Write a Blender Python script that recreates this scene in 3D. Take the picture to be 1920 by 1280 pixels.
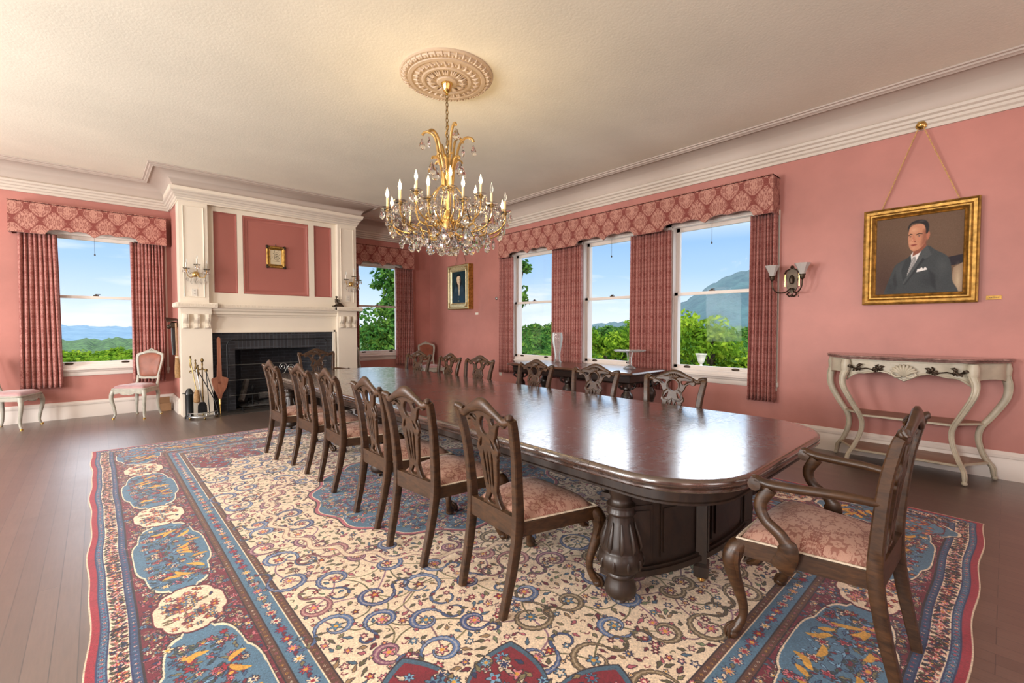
import bpy, math, random
import numpy as np
from mathutils import Vector, Matrix
random.seed(7); RNG = np.random.default_rng(7)
D = bpy.data; SC = bpy.context.scene; COL = SC.collection
PI = math.pi; R = math.radians
for _o in list(D.objects): D.objects.remove(_o)

# ------------------------------------------------------------------ camera
FOC, PITCH, ROLL, YAW, EYE = 851.24, -.03282, -.00062, .74226, 1.40
_f = Vector((math.sin(YAW)*math.cos(PITCH), math.cos(YAW)*math.cos(PITCH), math.sin(PITCH)))
_r = Vector((math.cos(YAW), -math.sin(YAW), 0)); _u = _r.cross(_f)
_r2 = math.cos(ROLL)*_r + math.sin(ROLL)*_u; _u2 = -math.sin(ROLL)*_r + math.cos(ROLL)*_u
cam = D.objects.new('camera', D.cameras.new('camera')); COL.objects.link(cam)
cam.data.sensor_width = 36; cam.data.lens = FOC/1920*36; cam.data.clip_start = .02; cam.data.clip_end = 9000
_m = Matrix.Identity(4)
for _i in range(3): _m[_i][0] = _r2[_i]; _m[_i][1] = _u2[_i]; _m[_i][2] = -_f[_i]
_m.translation = (0, 0, EYE); cam.matrix_world = _m; SC.camera = cam

# ------------------------------------------------------------------ world, sun, daylight fill, exposure
W = D.worlds.new('sky'); SC.world = W; W.use_nodes = True
_nt = W.node_tree; _nt.nodes.clear()
def _wn(t, **k):
    n = _nt.nodes.new(t)
    for a, v in k.items(): setattr(n, a, v)
    return n
_tc = _wn('ShaderNodeTexCoord'); _sp = _wn('ShaderNodeSeparateXYZ'); _nt.links.new(_tc.outputs['Generated'], _sp.inputs[0])
_rp = _wn('ShaderNodeValToRGB'); _nt.links.new(_sp.outputs['Z'], _rp.inputs[0])
_cr = _rp.color_ramp; _cr.elements[0].position = 0; _cr.elements[0].color = (.80, .88, .95, 1)
_cr.elements[1].position = .9; _cr.elements[1].color = (.42, .60, .92, 1)
for _p, _c in ((.04, (.66, .80, .94, 1)), (.11, (.42, .63, .88, 1)), (.17, (.32, .54, .85, 1)), (.25, (.86, .92, 1, 1)), (.5, (.80, .88, 1, 1))):
    _e = _cr.elements.new(_p); _e.color = _c
# sky boosted in an added band above the window view, for table reflections
def _step(a, b, lo, hi):
    n = _wn('ShaderNodeMapRange', interpolation_type='SMOOTHSTEP')
    for k, v in (('From Min', a), ('From Max', b), ('To Min', lo), ('To Max', hi)): n.inputs[k].default_value = v
    _nt.links.new(_sp.outputs['Z'], n.inputs['Value']); return n.outputs[0]
_mu = _wn('ShaderNodeMath', operation='MULTIPLY'); _nt.links.new(_step(.19, .27, 0, 4.0), _mu.inputs[0]); _nt.links.new(_step(.40, .62, 1, .12), _mu.inputs[1])
_ad = _wn('ShaderNodeMath', operation='ADD'); _nt.links.new(_mu.outputs[0], _ad.inputs[0]); _ad.inputs[1].default_value = 1.15
_mp = _wn('ShaderNodeMapping'); _mp.inputs['Scale'].default_value = (3, 3, 16); _nt.links.new(_tc.outputs['Generated'], _mp.inputs[0])
_nz = _wn('ShaderNodeTexNoise'); _nz.inputs['Scale'].default_value = 1.6; _nz.inputs['Detail'].default_value = 6; _nt.links.new(_mp.outputs[0], _nz.inputs[0])
_cl = _wn('ShaderNodeValToRGB'); _cl.color_ramp.elements[0].position = .56; _cl.color_ramp.elements[1].position = .80
_cl.color_ramp.elements[0].color = (0, 0, 0, 1); _cl.color_ramp.elements[1].color = (.8, .8, .8, 1); _nt.links.new(_nz.outputs[0], _cl.inputs[0])
_mx = _wn('ShaderNodeMixRGB'); _mx.inputs[2].default_value = (1.0, 1.0, 1.0, 1)
_nt.links.new(_cl.outputs[0], _mx.inputs[0]); _nt.links.new(_rp.outputs[0], _mx.inputs[1])
_bg = _wn('ShaderNodeBackground'); _nt.links.new(_ad.outputs[0], _bg.inputs[1]); _nt.links.new(_mx.outputs[0], _bg.inputs[0])
_wo = _wn('ShaderNodeOutputWorld'); _nt.links.new(_bg.outputs[0], _wo.inputs[0])

def light(name, kind, loc, rot, energy, color, **k):
    l = D.lights.new(name, kind); l.energy = energy; l.color = color
    for a, v in k.items(): setattr(l, a, v)
    o = D.objects.new(name, l); COL.objects.link(o); o.location = loc; o.rotation_euler = rot
    return o
# sun high behind the house, to the left: lights the garden, never shines into the windows in view
light('sun', 'SUN', (-30, -30, 60), (R(42), 0, R(-52)), 2.6, (1, .94, .82), angle=.012)
# added fill lights standing for unseen windows; the left and back walls are closed
for _y in (.6, 4.0, 7.0):
    light('window_daylight', 'AREA', (-4.5, _y, 1.80), (0, R(-84), 0), 290, (1, .98, .95), shape='RECTANGLE', size=2.05, size_y=1.25)
for _x in (-1.4, 1.6, 4.4):
    light('window_daylight', 'AREA', (_x, -2.92, 1.82), (R(90), 0, 0), 25, (1, .97, .93), shape='RECTANGLE', size=1.3, size_y=2.05)
SC.view_settings.view_transform = 'Standard'; SC.view_settings.look = 'None'
SC.view_settings.gamma = 1; SC.view_settings.use_curve_mapping = False
SC.view_settings.exposure = 0.066
_cy = SC.cycles
_cy.max_bounces = 9; _cy.diffuse_bounces = 4; _cy.glossy_bounces = 4; _cy.transmission_bounces = 8; _cy.transparent_max_bounces = 16
_cy.caustics_reflective = False; _cy.caustics_refractive = False; _cy.sample_clamp_indirect = 4
_cy.use_denoising = True

# ------------------------------------------------------------------ mesh helpers
def link(o, parent=None):
    COL.objects.link(o)
    if parent is not None: o.parent = parent
    return o
def thing(name, label=None, cat=None, loc=(0, 0, 0), rz=0, group=None, kind=None):
    o = D.objects.new(name, None); o.empty_display_size = .1; link(o); o.location = loc; o.rotation_euler = (0, 0, rz)
    return tag(o, label, cat, group, kind)
def tag(o, label=None, cat=None, group=None, kind=None):
    for k, v in (('label', label), ('category', cat), ('group', group), ('kind', kind)):
        if v: o[k] = v
    return o
def dup(root, loc=None, rz=None, label=None, group=None, scale=None):
    r = root.copy(); COL.objects.link(r)
    if loc is not None: r.location = loc
    if rz is not None: r.rotation_euler = (0, 0, rz)
    if scale: r.scale = scale
    if label: r['label'] = label
    if group: r['group'] = group
    for ch in list(root.children):
        c = ch.copy(); COL.objects.link(c); c.parent = r
        for g in list(ch.children):
            e = g.copy(); COL.objects.link(e); e.parent = c
    return r
def crom(pts, n=8, closed=False):
    P = [np.array(p, float) for p in pts]; N = len(P); out = []
    if not closed: P = [2*P[0]-P[1]] + P + [2*P[-1]-P[-2]]; rng = range(1, N)
    else: rng = range(N)
    for i in rng:
        a, b, c, d = (P[(i-1) % len(P)], P[i % len(P)], P[(i+1) % len(P)], P[(i+2) % len(P)])
        for k in range(n):
            t = k/n
            out.append(.5*((2*b)+(-a+c)*t+(2*a-5*b+4*c-d)*t*t+(-a+3*b-3*c+d)*t**3))
    if not closed: out.append(P[-2])
    return out
class MB:
    def __init__(s): s.v = []; s.f = []; s.uv = None; s.mi = []; s.cur = 0
    def add(s, V, F):
        b = len(s.v); s.v += [tuple(map(float, p)) for p in V]; s.f += [tuple(b+i for i in q) for q in F]; s.mi += [s.cur]*len(F); return s
    def box(s, c, d, rz=0, bev=0):
        x, y, z = d[0]/2, d[1]/2, d[2]/2; ca, sa = math.cos(rz), math.sin(rz)
        if bev:
            b = min(bev, x*.9, y*.9, z*.9); V = []; 
            for zz, i in ((-z, b), (-z+b, 0), (z-b, 0), (z, b)):
                for p in ((-x+i, -y+b*(i == 0) if 0 else -y+i), (x-i, -y+i), (x-i, y-i), (-x+i, y-i)): V.append((p[0], p[1], zz))
            F = [(3, 2, 1, 0), (12, 13, 14, 15)]
            for k in range(3):
                for j in range(4): F.append((4*k+j, 4*k+(j+1) % 4, 4*k+4+(j+1) % 4, 4*k+4+j))
        else:
            V = [(i*x, j*y, k*z) for k in (-1, 1) for j in (-1, 1) for i in (-1, 1)]
            F = [(0, 2, 3, 1), (4, 5, 7, 6), (0, 1, 5, 4), (2, 6, 7, 3), (0, 4, 6, 2), (1, 3, 7, 5)]
        return s.add([(c[0]+p[0]*ca-p[1]*sa, c[1]+p[0]*sa+p[1]*ca, c[2]+p[2]) for p in V], F)
    def b2(s, a, b): # box by corners
        return s.box([(a[i]+b[i])/2 for i in range(3)], [abs(b[i]-a[i]) for i in range(3)])
    def lathe(s, prof, c=(0, 0, 0), n=24, axis='z', sy=1, a0=0, a1=2*PI, M=None):
        full = abs(a1-a0-2*PI) < 1e-6; m = n if full else n+1; V = []; F = []
        for (r, z) in prof:
            for k in range(m):
                a = a0+(a1-a0)*k/n; p = (r*math.cos(a), sy*r*math.sin(a), z)
                if axis == 'x': p = (p[2], p[0], p[1])
                if axis == 'y': p = (p[0], -p[2], p[1])
                if M is not None: p = M @ Vector(p)
                V.append((c[0]+p[0], c[1]+p[1], c[2]+p[2]))
        for i in range(len(prof)-1):
            for k in range(n):
                j = (k+1) % m if full else k+1
                F.append((i*m+k, i*m+j, (i+1)*m+j, (i+1)*m+k))
        if full:
            if prof[0][0] > 1e-5: F.append(tuple(range(m-1, -1, -1)))
            if prof[-1][0] > 1e-5: F.append(tuple(range((len(prof)-1)*m, len(prof)*m)))
        return s.add(V, F)
    def ball(s, c, r, n=12, m=8, sc=(1, 1, 1)):
        prof = [(r*math.sin(PI*i/m)*1.0, -r*math.cos(PI*i/m)) for i in range(m+1)]
        V = []; F = []
        for (a, z) in prof:
            for k in range(n): V.append((c[0]+sc[0]*a*math.cos(2*PI*k/n), c[1]+sc[1]*a*math.sin(2*PI*k/n), c[2]+sc[2]*z))
        for i in range(m):
            for k in range(n): F.append((i*n+k, i*n+(k+1) % n, (i+1)*n+(k+1) % n, (i+1)*n+k))
        return s.add(V, F)
    def tube(s, path, rad, n=8, closed=False, sect=None, up=None, cap=True):
        P = [Vector(p) for p in path]; L = len(P); V = []; F = []
        if not hasattr(rad, '__len__'): rad = [rad]*L
        T = []
        for i in range(L):
            t = (P[(i+1) % L]-P[(i-1) % L]) if closed else (P[min(i+1, L-1)]-P[max(i-1, 0)])
            T.append(t.normalized() if t.length > 1e-9 else Vector((0, 0, 1)))
        u = Vector(up) if up is not None else (Vector((0, 0, 1)) if abs(T[0].z) < .9 else Vector((1, 0, 0)))
        if sect is None: sect = [(math.cos(2*PI*k/n), math.sin(2*PI*k/n)) for k in range(n)]
        m = len(sect)
        for i in range(L):
            if up is not None: u = Vector(up)
            u = (u-T[i]*u.dot(T[i]))
            if u.length < 1e-6: u = T[i].orthogonal()
            u.normalize(); w = T[i].cross(u); r = rad[i]
            ra, rb = (r, r) if not hasattr(r, '__len__') else r
            for (a, b) in sect: V.append(P[i]+w*(a*ra)+u*(b*rb))
        for i in range(L if closed else L-1):
            j = (i+1) % L
            for k in range(m): F.append((i*m+k, i*m+(k+1) % m, j*m+(k+1) % m, j*m+k))
        if not closed and cap: F.append(tuple(range(m-1, -1, -1))); F.append(tuple(range((L-1)*m, L*m)))
        return s.add(V, F)
    def loft(s, rings, cap=True):
        m = len(rings[0]); V = [p for q in rings for p in q]; F = []
        for i in range(len(rings)-1):
            for k in range(m): F.append((i*m+k, i*m+(k+1) % m, (i+1)*m+(k+1) % m, (i+1)*m+k))
        if cap: F.append(tuple(range(m-1, -1, -1))); F.append(tuple(range((len(rings)-1)*m, len(rings)*m)))
        return s.add(V, F)
    def prism(s, poly, a, b, axis='z'):
        def q(p, h): return {'z': (p[0], p[1], h), 'y': (p[0], h, p[1]), 'x': (h, p[0], p[1])}[axis]
        return s.loft([[q(p, a) for p in poly], [q(p, b) for p in poly]])
    def grid(s, fn, nu, nv):
        V = [fn(i/nu, j/nv) for j in range(nv+1) for i in range(nu+1)]
        F = [(j*(nu+1)+i, j*(nu+1)+i+1, (j+1)*(nu+1)+i+1, (j+1)*(nu+1)+i) for j in range(nv) for i in range(nu)]
        return s.add(V, F)
    def sweep(s, path, prof, side=1, closed=False):
        """profile (inset d, z) swept along a 2D path with mitres; d goes to the right of travel for side=1"""
        P = [np.array(p, float) for p in path]; L = len(P); rings = []
        for i in range(L):
            a = P[i]-P[i-1] if (i > 0 or closed) else P[1]-P[0]
            b = P[(i+1) % L]-P[i] if (i < L-1 or closed) else P[-1]-P[-2]
            a = a/np.linalg.norm(a); b = b/np.linalg.norm(b)
            na = np.array((a[1], -a[0]))*side; nb = np.array((b[1], -b[0]))*side
            mm = na+nb; mm = mm/(1+na.dot(nb)) if 1+na.dot(nb) > .05 else na
            rings.append([(P[i][0]+mm[0]*d, P[i][1]+mm[1]*d, z) for d, z in prof])
        m = len(prof); V = [p for q in rings for p in q]; F = []
        for i in range(L if closed else L-1):
            j = (i+1) % L
            for k in range(m-1): F.append((i*m+k, i*m+k+1, j*m+k+1, j*m+k))
        if not closed: F.append(tuple(range(m))); F.append(tuple(range(L*m-1, (L-1)*m-1, -1)))
        return s.add(V, F)
    def cut(s, outlines, t, fn=None, bev=.003, res=2):
        """2D outline with holes, thickness t; (a, b) in the plane, c through it; fn maps (a,b,c) to 3D"""
        cu = D.curves.new('tmp', 'CURVE'); cu.dimensions = '2D'; cu.fill_mode = 'BOTH'
        cu.extrude = max(t/2-bev, .0005); cu.bevel_depth = bev; cu.bevel_resolution = res-1; cu.offset = -bev
        for o in outlines:
            sp = cu.splines.new('POLY'); sp.points.add(len(o)-1)
            for p, q in zip(sp.points, o): p.co = (q[0], q[1], 0, 1)
            sp.use_cyclic_u = True
        ob = D.objects.new('tmp', cu); COL.objects.link(ob)
        dg = bpy.context.evaluated_depsgraph_get(); me = D.meshes.new_from_object(ob.evaluated_get(dg))
        V = [tuple(v.co) for v in me.vertices]; F = [tuple(p.vertices) for p in me.polygons]
        D.objects.remove(ob); D.curves.remove(cu); D.meshes.remove(me)
        if fn: V = [fn(*p) for p in V]
        return s.add(V, F)
    def xf(s, M):
        s.v = [tuple(M @ Vector(p)) for p in s.v]; return s
    def build(s, name, mat, parent=None, smooth=38, uvbox=True, uvs=None):
        me = D.meshes.new(name); me.from_pydata(s.v, [], s.f); me.validate()
        for m in (mat if isinstance(mat, (list, tuple)) else [mat]): me.materials.append(m)
        if isinstance(mat, (list, tuple)) and len(me.polygons) == len(s.mi): me.polygons.foreach_set('material_index', s.mi)
        import bmesh
        bm = bmesh.new(); bm.from_mesh(me); bmesh.ops.recalc_face_normals(bm, faces=bm.faces); bm.to_mesh(me); bm.free()
        if uvbox or uvs is not None:
            ul = me.uv_layers.new(name='UVMap'); n = len(me.loops); vi = np.empty(n, int); me.loops.foreach_get('vertex_index', vi)
            if uvs is not None: uv = np.array(uvs)[vi]
            else:
                co = np.array(s.v)[vi]; ln = np.empty(len(me.polygons), int); me.polygons.foreach_get('loop_total', ln)
                nm = np.empty(len(me.polygons)*3); me.polygons.foreach_get('normal', nm); nm = np.abs(nm.reshape(-1, 3)).repeat(ln, 0)
                ax = nm.argmax(1); uv = np.where((ax == 0)[:, None], co[:, [1, 2]], np.where((ax == 1)[:, None], co[:, [0, 2]], co[:, [0, 1]]))
            ul.data.foreach_set('uv', uv.astype(np.float32).ravel())
        if smooth:
            me.shade_smooth()
            if smooth < 180: me.set_sharp_from_angle(angle=R(smooth))
        me.update()
        return link(D.objects.new(name, me), parent)
def arc(cx, cy, r, a0, a1, n=8): return [(cx+r*math.cos(R(a0+(a1-a0)*k/n)), cy+r*math.sin(R(a0+(a1-a0)*k/n))) for k in range(n+1)]
def rrect(x0, y0, x1, y1, r, n=6):
    return arc(x1-r, y0+r, r, -90, 0, n)+arc(x1-r, y1-r, r, 0, 90, n)+arc(x0+r, y1-r, r, 90, 180, n)+arc(x0+r, y0+r, r, 180, 270, n)

# ------------------------------------------------------------------ materials
class NT:
    def __init__(s, name):
        s.m = D.materials.new(name); s.m.use_nodes = True; s.t = s.m.node_tree; s.t.nodes.clear()
        s.out = s.n('ShaderNodeOutputMaterial'); s.tc = s.n('ShaderNodeTexCoord')
    def n(s, t, inp=None, **k):
        q = s.t.nodes.new(t)
        for a, v in k.items(): setattr(q, a, v)
        for a, v in (inp or {}).items(): s.set(q.inputs[a], v)
        return q
    def set(s, sock, v):
        if isinstance(v, bpy.types.NodeSocket): s.t.links.new(v, sock)
        else:
            if hasattr(v, '__len__') and len(v) == 3 and sock.type == 'RGBA': v = (*v, 1)
            sock.default_value = v
    def math(s, op, a, b=0., c=0.):
        q = s.n('ShaderNodeMath', operation=op)
        for i, v in enumerate((a, b, c)): s.set(q.inputs[i], v)
        return q.outputs[0]
    def noise(s, vec, scale, detail=3, rough=.5, dist=0):
        q = s.n('ShaderNodeTexNoise', {'Scale': scale, 'Detail': detail, 'Roughness': rough, 'Distortion': dist}); s.set(q.inputs['Vector'], vec); return q.outputs[0]
    def mapv(s, vec, sc=(1, 1, 1), loc=(0, 0, 0), rot=(0, 0, 0)):
        q = s.n('ShaderNodeMapping'); s.set(q.inputs['Vector'], vec); q.inputs['Scale'].default_value = sc; q.inputs['Location'].default_value = loc; q.inputs['Rotation'].default_value = rot; return q.outputs[0]
    def ramp(s, fac, *st, interp='LINEAR'):
        q = s.n('ShaderNodeValToRGB'); s.set(q.inputs[0], fac); cr = q.color_ramp; cr.interpolation = interp
        while len(cr.elements) < len(st): cr.elements.new(.5)
        for e, (p, c) in zip(cr.elements, st): e.position = p; e.color = (*c, 1) if hasattr(c, '__len__') else (c, c, c, 1)
        return q.outputs[0]
    def mix(s, fac, a, b, mode='MIX'):
        q = s.n('ShaderNodeMixRGB', blend_type=mode)
        for i, v in enumerate((fac, a, b)): s.set(q.inputs[i], v)
        return q.outputs[0]
    def bump(s, h, st=.3, d=.01):
        q = s.n('ShaderNodeBump', {'Strength': st, 'Distance': d}); s.set(q.inputs['Height'], h); return q.outputs[0]
    def bsdf(s, col, rough=.5, metal=0., normal=None, **k):
        q = s.n('ShaderNodeBsdfPrincipled'); s.set(q.inputs['Base Color'], col); s.set(q.inputs['Roughness'], rough); s.set(q.inputs['Metallic'], metal)
        if normal is not None: s.set(q.inputs['Normal'], normal)
        for a, v in k.items(): s.set(q.inputs[a.replace('_', ' ')], v)
        s.t.links.new(q.outputs[0], s.out.inputs[0]); return q
    @property
    def obj(s): return s.tc.outputs['Object']
    @property
    def uv(s): return s.tc.outputs['UV']
def plain(name, col, rough=.5, metal=0., var=.12, sc=6, bump=.0, **k):
    t = NT(name); n = t.noise(t.obj, sc, 4)
    c = t.mix(1.0, col, t.ramp(n, (.3, 1-var), (.7, 1+var)), 'MULTIPLY')
    t.bsdf(c, rough, metal, t.bump(t.noise(t.obj, sc*8, 3), bump, .004) if bump else None, **k); return t.m
def glassy(name, col=(1, 1, 1), ior=1.5, rough=0):
    t = NT(name); t.bsdf(col, rough, 0, None, Transmission_Weight=1., IOR=ior); return t.m
def pane_mat(name, tint=(1, 1, 1), refl=.05):
    t = NT(name); fr = t.n('ShaderNodeFresnel', {'IOR': 1.45}); a = t.n('ShaderNodeBsdfTransparent', {'Color': (*tint, 1)}); b = t.n('ShaderNodeBsdfGlossy', {'Roughness': .0})
    q = t.n('ShaderNodeMixShader'); t.set(q.inputs[0], t.math('MULTIPLY', fr.outputs[0], refl)); t.t.links.new(a.outputs[0], q.inputs[1]); t.t.links.new(b.outputs[0], q.inputs[2]); t.t.links.new(q.outputs[0], t.out.inputs[0]); return t.m
def wood(name, c1, c2, rough=.35, axis=(1, 1, 6), sc=6, bump=.1, coat=.0):
    t = NT(name); v = t.mapv(t.obj, axis); n = t.noise(v, sc, 6, .6, .8)
    n2 = t.noise(t.obj, 2.3, 3)
    c = t.ramp(n, (.3, c1), (.72, c2)); c = t.mix(.5, c, t.ramp(n2, (.3, .75), (.7, 1.2)), 'MULTIPLY')
    t.bsdf(c, rough, 0, t.bump(n, bump, .003), Coat_Weight=coat, Coat_Roughness=.12); return t.m
def damask(name, dark, light, w=.3, h=.36, rough=.75, seed=0., lat=.16, fig=.5, trans=0.):
    t = NT(name); sp = t.n('ShaderNodeSeparateXYZ'); t.set(sp.inputs[0], t.uv); U, V = sp.outputs[0], sp.outputs[1]
    u = t.math('MULTIPLY', U, 1/w); v = t.math('MULTIPLY', V, 1/h)
    # half-drop: second column shifts by half a repeat
    cu = t.math('COSINE', t.math('MULTIPLY', u, 2*PI)); cv = t.math('COSINE', t.math('MULTIPLY', t.math('SUBTRACT', v, t.math('MULTIPLY', t.math('SINE', t.math('MULTIPLY', v, 4*PI)), .035)), 2*PI))
    fu = t.math('PINGPONG', t.math('ADD', u, 10.), .5); par = t.math('FLOOR', t.math('ADD', t.math('MULTIPLY', u, 2.), .5))
    fv = t.math('FRACT', t.math('ADD', t.math('ADD', v, t.math('MULTIPLY', par, .5)), 20.))
    fu2 = t.math('PINGPONG', t.math('ADD', u, 10.), .25)
    cb = t.n('ShaderNodeCombineXYZ'); t.set(cb.inputs[0], t.math('MULTIPLY', fu2, 2.)); t.set(cb.inputs[1], t.math('MULTIPLY', t.math('PINGPONG', t.math('ADD', v, 20.), .5), 1.25)); cb.inputs[2].default_value = seed
    n = t.noise(cb.outputs[0], 9.5, 2, .45, 1.1)
    n2 = t.noise(cb.outputs[0], 22, 2, .5, .5)
    L = t.math('ABSOLUTE', t.math('ADD', t.math('ADD', cu, cv), t.math('MULTIPLY', t.math('SUBTRACT', n2, .5), 1.5)))
    figm = t.ramp(t.math('ADD', n, t.math('MULTIPLY', n2, .25)), (fig+.10, 1.), (fig+.15, 0.))
    latm = t.ramp(L, (lat, 0.), (lat+.06, 1.))
    m = t.math('MULTIPLY', latm, t.math('ADD', t.math('MULTIPLY', figm, .75), .25))
    fine = t.noise(t.mapv(t.uv, (1, 5, 1)), 160, 1)
    c = t.mix(m, dark, light); c = t.mix(.35, c, t.ramp(fine, (.3, .7), (.7, 1.25)), 'MULTIPLY')
    p = t.bsdf(c, t.ramp(m, (0, rough), (1, rough-.2)), 0, t.bump(t.math('ADD', m, t.math('MULTIPLY', fine, .4)), .25, .002), Sheen_Weight=.15)
    if trans:
        b = t.n('ShaderNodeBsdfTranslucent', {'Color': c}); q = t.n('ShaderNodeMixShader', {0: trans}); t.t.links.new(p.outputs[0], q.inputs[1]); t.t.links.new(b.outputs[0], q.inputs[2]); t.t.links.new(q.outputs[0], t.out.inputs[0])
    return t.m

M = {}
def paint(name, col, var=.06, rough=.55, bs=.12):
    t = NT(name); n = t.noise(t.obj, 1.1, 5, .6); n2 = t.noise(t.obj, 45, 3, .6)
    c = t.mix(1., col, t.ramp(n, (.3, 1-var), (.7, 1+var)), 'MULTIPLY')
    t.bsdf(c, rough, 0, t.bump(n2, bs, .003)); return t.m
M['pink'] = paint('pink_wall_paint', (.475, .192, .158), .14, .5, .2)
M['panel'] = paint('pink_panel_paint', (.38, .125, .10), .04, .45, .05)
M['ceil'] = paint('ceiling_plaster', (.86, .83, .70), .05, .8, .5)
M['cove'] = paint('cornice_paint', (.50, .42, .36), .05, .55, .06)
M['cream'] = paint('cream_woodwork_paint', (.78, .70, .58), .04, .4, .03)
M['mould'] = paint('cornice_moulding_paint', (.62, .55, .47), .04, .5, .04)
M['rose_plaster'] = paint('ceiling_rose_plaster', (.56, .44, .32), .10, .6, .2)
M['white'] = paint('white_woodwork_paint', (.76, .69, .63), .03, .4, .03)
M['damask'] = damask('red_damask_cloth', (.21, .040, .030), (.52, .25, .19), .28, .37, lat=.20, fig=.50)
M['curtain'] = damask('curtain_damask', (.30, .058, .048), (.58, .265, .225), (.16), .21, seed=3., lat=-1., fig=.50, trans=.22)
M['seat'] = damask('seat_damask', (.20, .062, .042), (.40, .225, .165), .30, .34, seed=1.5, lat=.06, fig=.55)
M['braid'] = plain('cream_braid', (.62, .52, .40), .8, 0, .2, 60)
M['mahog'] = wood('carved_mahogany', (.020, .0090, .0038), (.082, .036, .0130), .40, (1.5, 1.5, 6), 9, .12, .04)
M['dark'] = wood('dark_oak', (.012, .007, .005), (.034, .018, .010), .42, (1.2, 6, 1.2), 8, .15, .1)
M['side'] = wood('sideboard_walnut', (.055, .022, .012), (.14, .055, .028), .28, (6, 1, 6), 5, .05, .4)
M['sidedark'] = wood('carved_dark_walnut', (.012, .007, .006), (.034, .018, .013), .32, (1, 1, 4), 9, .1, .2)
M['gold'] = plain('gilding', (.38, .215, .055), .45, .85, .45, 22, .35)
M['gold2'] = plain('pale_gilding', (.70, .60, .36), .45, .7, .2, 30, .2)
M['brass'] = plain('polished_brass', (.75, .50, .16), .16, 1., .1, 12)
M['goldglass'] = plain('gilt_arm', (.62, .41, .15), .22, .8, .1, 20)
M['bronze'] = plain('dark_bronze', (.060, .042, .028), .4, .7, .3, 25, .2)
M['iron'] = plain('black_iron', (.016, .017, .019), .45, .6, .3, 25, .2)
M['black'] = plain('black_enamel', (.012, .014, .014), .3, 0, .2, 15)
M['crystal'] = glassy('cut_crystal', (1, 1, 1), 1.55)
def clearglass():
    t = NT('clear_glassware'); fr = t.n('ShaderNodeFresnel', {'IOR': 1.5}); a = t.n('ShaderNodeBsdfTransparent', {'Color': (.96, .98, .98, 1)}); b = t.n('ShaderNodeBsdfPrincipled', {'Base Color': (.85, .88, .88, 1), 'Roughness': .06, 'IOR': 1.6})
    q = t.n('ShaderNodeMixShader'); t.set(q.inputs[0], t.math('ADD', t.math('MULTIPLY', fr.outputs[0], .8), .05)); t.t.links.new(a.outputs[0], q.inputs[1]); t.t.links.new(b.outputs[0], q.inputs[2]); t.t.links.new(q.outputs[0], t.out.inputs[0]); return t.m
M['glassware'] = clearglass()
M['oldbrass'] = plain('old_brass', (.26, .18, .07), .35, .9, .2, 20)
M['pane'] = pane_mat('window_pane_glass')
M['plume'] = plain('amber_gilt_tube', (.40, .25, .085), .38, .45, .25, 25)
M['candle'] = plain('cream_candle_sleeve', (.80, .66, .40), .5, 0, .05)
M['leather'] = plain('russet_velvet', (.24, .070, .035), .5, 0, .22, 9, .1, Sheen_Weight=.4)
M['rose'] = plain('faded_rose_velvet', (.42, .24, .24), .6, 0, .15, 12, .1, Sheen_Weight=.4)
M['french'] = plain('grey_cream_paint', (.40, .38, .32), .42, 0, .16, 14, .1)
M['console'] = plain('antique_ivory_paint', (.47, .42, .32), .42, 0, .14, 10, .1)
M['shelfwood'] = wood('worn_shelf_wood', (.20, .10, .06), (.34, .19, .12), .4, (1, 6, 1), 5, .05)
M['bellow'] = wood('red_brown_wood', (.22, .07, .035), (.34, .13, .07), .4, (6, 6, 1), 5, .05)
M['straw'] = plain('broom_straw', (.30, .17, .07), .8, 0, .35, 40, .3)
M['card'] = plain('brown_cardboard', (.36, .20, .10), .8, 0, .08, 8)
M['ash'] = plain('ash_and_soot', (.10, .10, .10), .9, 0, .6, 12, .5)
M['silver'] = plain('worn_steel', (.42, .43, .42), .3, .9, .2, 20, .1)
M['plate'] = plain('white_plastic', (.72, .68, .60), .4, 0, .03)
M['cordm'] = plain('gold_cord', (.55, .32, .12), .7, 0, .3, 80)
M['stone'] = plain('garden_stone', (.55, .52, .44), .9, 0, .2, 8, .4)
M['paper'] = plain('card_label', (.75, .70, .60), .6, 0, .04)
def emit(name, col, st):
    t = NT(name); e = t.n('ShaderNodeEmission', {'Color': (*col, 1), 'Strength': st}); t.t.links.new(e.outputs[0], t.out.inputs[0]); return t.m
M['bulb'] = emit('lit_candle_bulb', (1, .74, .38), 22)
def marble():
    t = NT('brown_marble'); n = t.noise(t.obj, 5, 8, .65, 1.5); n2 = t.noise(t.obj, 40, 4)
    c = t.ramp(n, (.25, (.10, .055, .05)), (.5, (.26, .15, .13)), (.75, (.42, .30, .27))); c = t.mix(.5, c, t.ramp(n2, (.35, .55), (.65, 1.3)), 'MULTIPLY')
    t.bsdf(c, .15, 0); return t.m
M['marble'] = marble()
def shade():
    t = NT('frosted_glass_shade'); t.bsdf((.85, .82, .78), .4, 0, None, Transmission_Weight=.45, IOR=1.2); return t.m
M['frost'] = shade()
def tabletop():
    t = NT('worn_table_top'); v = t.mapv(t.obj, (1, 7, 1)); n = t.noise(v, 4, 6, .6, .6); wear = t.noise(t.obj, 26, 6, .75); wear2 = t.noise(t.obj, 3.2, 4)
    c = t.ramp(n, (.3, (.030, .014, .009)), (.75, (.075, .036, .022)))
    ro = t.math('ADD', .13, t.math('MULTIPLY', t.math('ADD', wear, wear2), .13))
    t.bsdf(c, ro, 0, t.bump(t.math('ADD', wear, t.math('MULTIPLY', n, .3)), .16, .002), IOR=1.5, Coat_Weight=1., Coat_Roughness=t.ramp(wear, (.35, .09), (.7, .26)), Coat_IOR=2.1); return t.m
M['top'] = tabletop()
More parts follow.
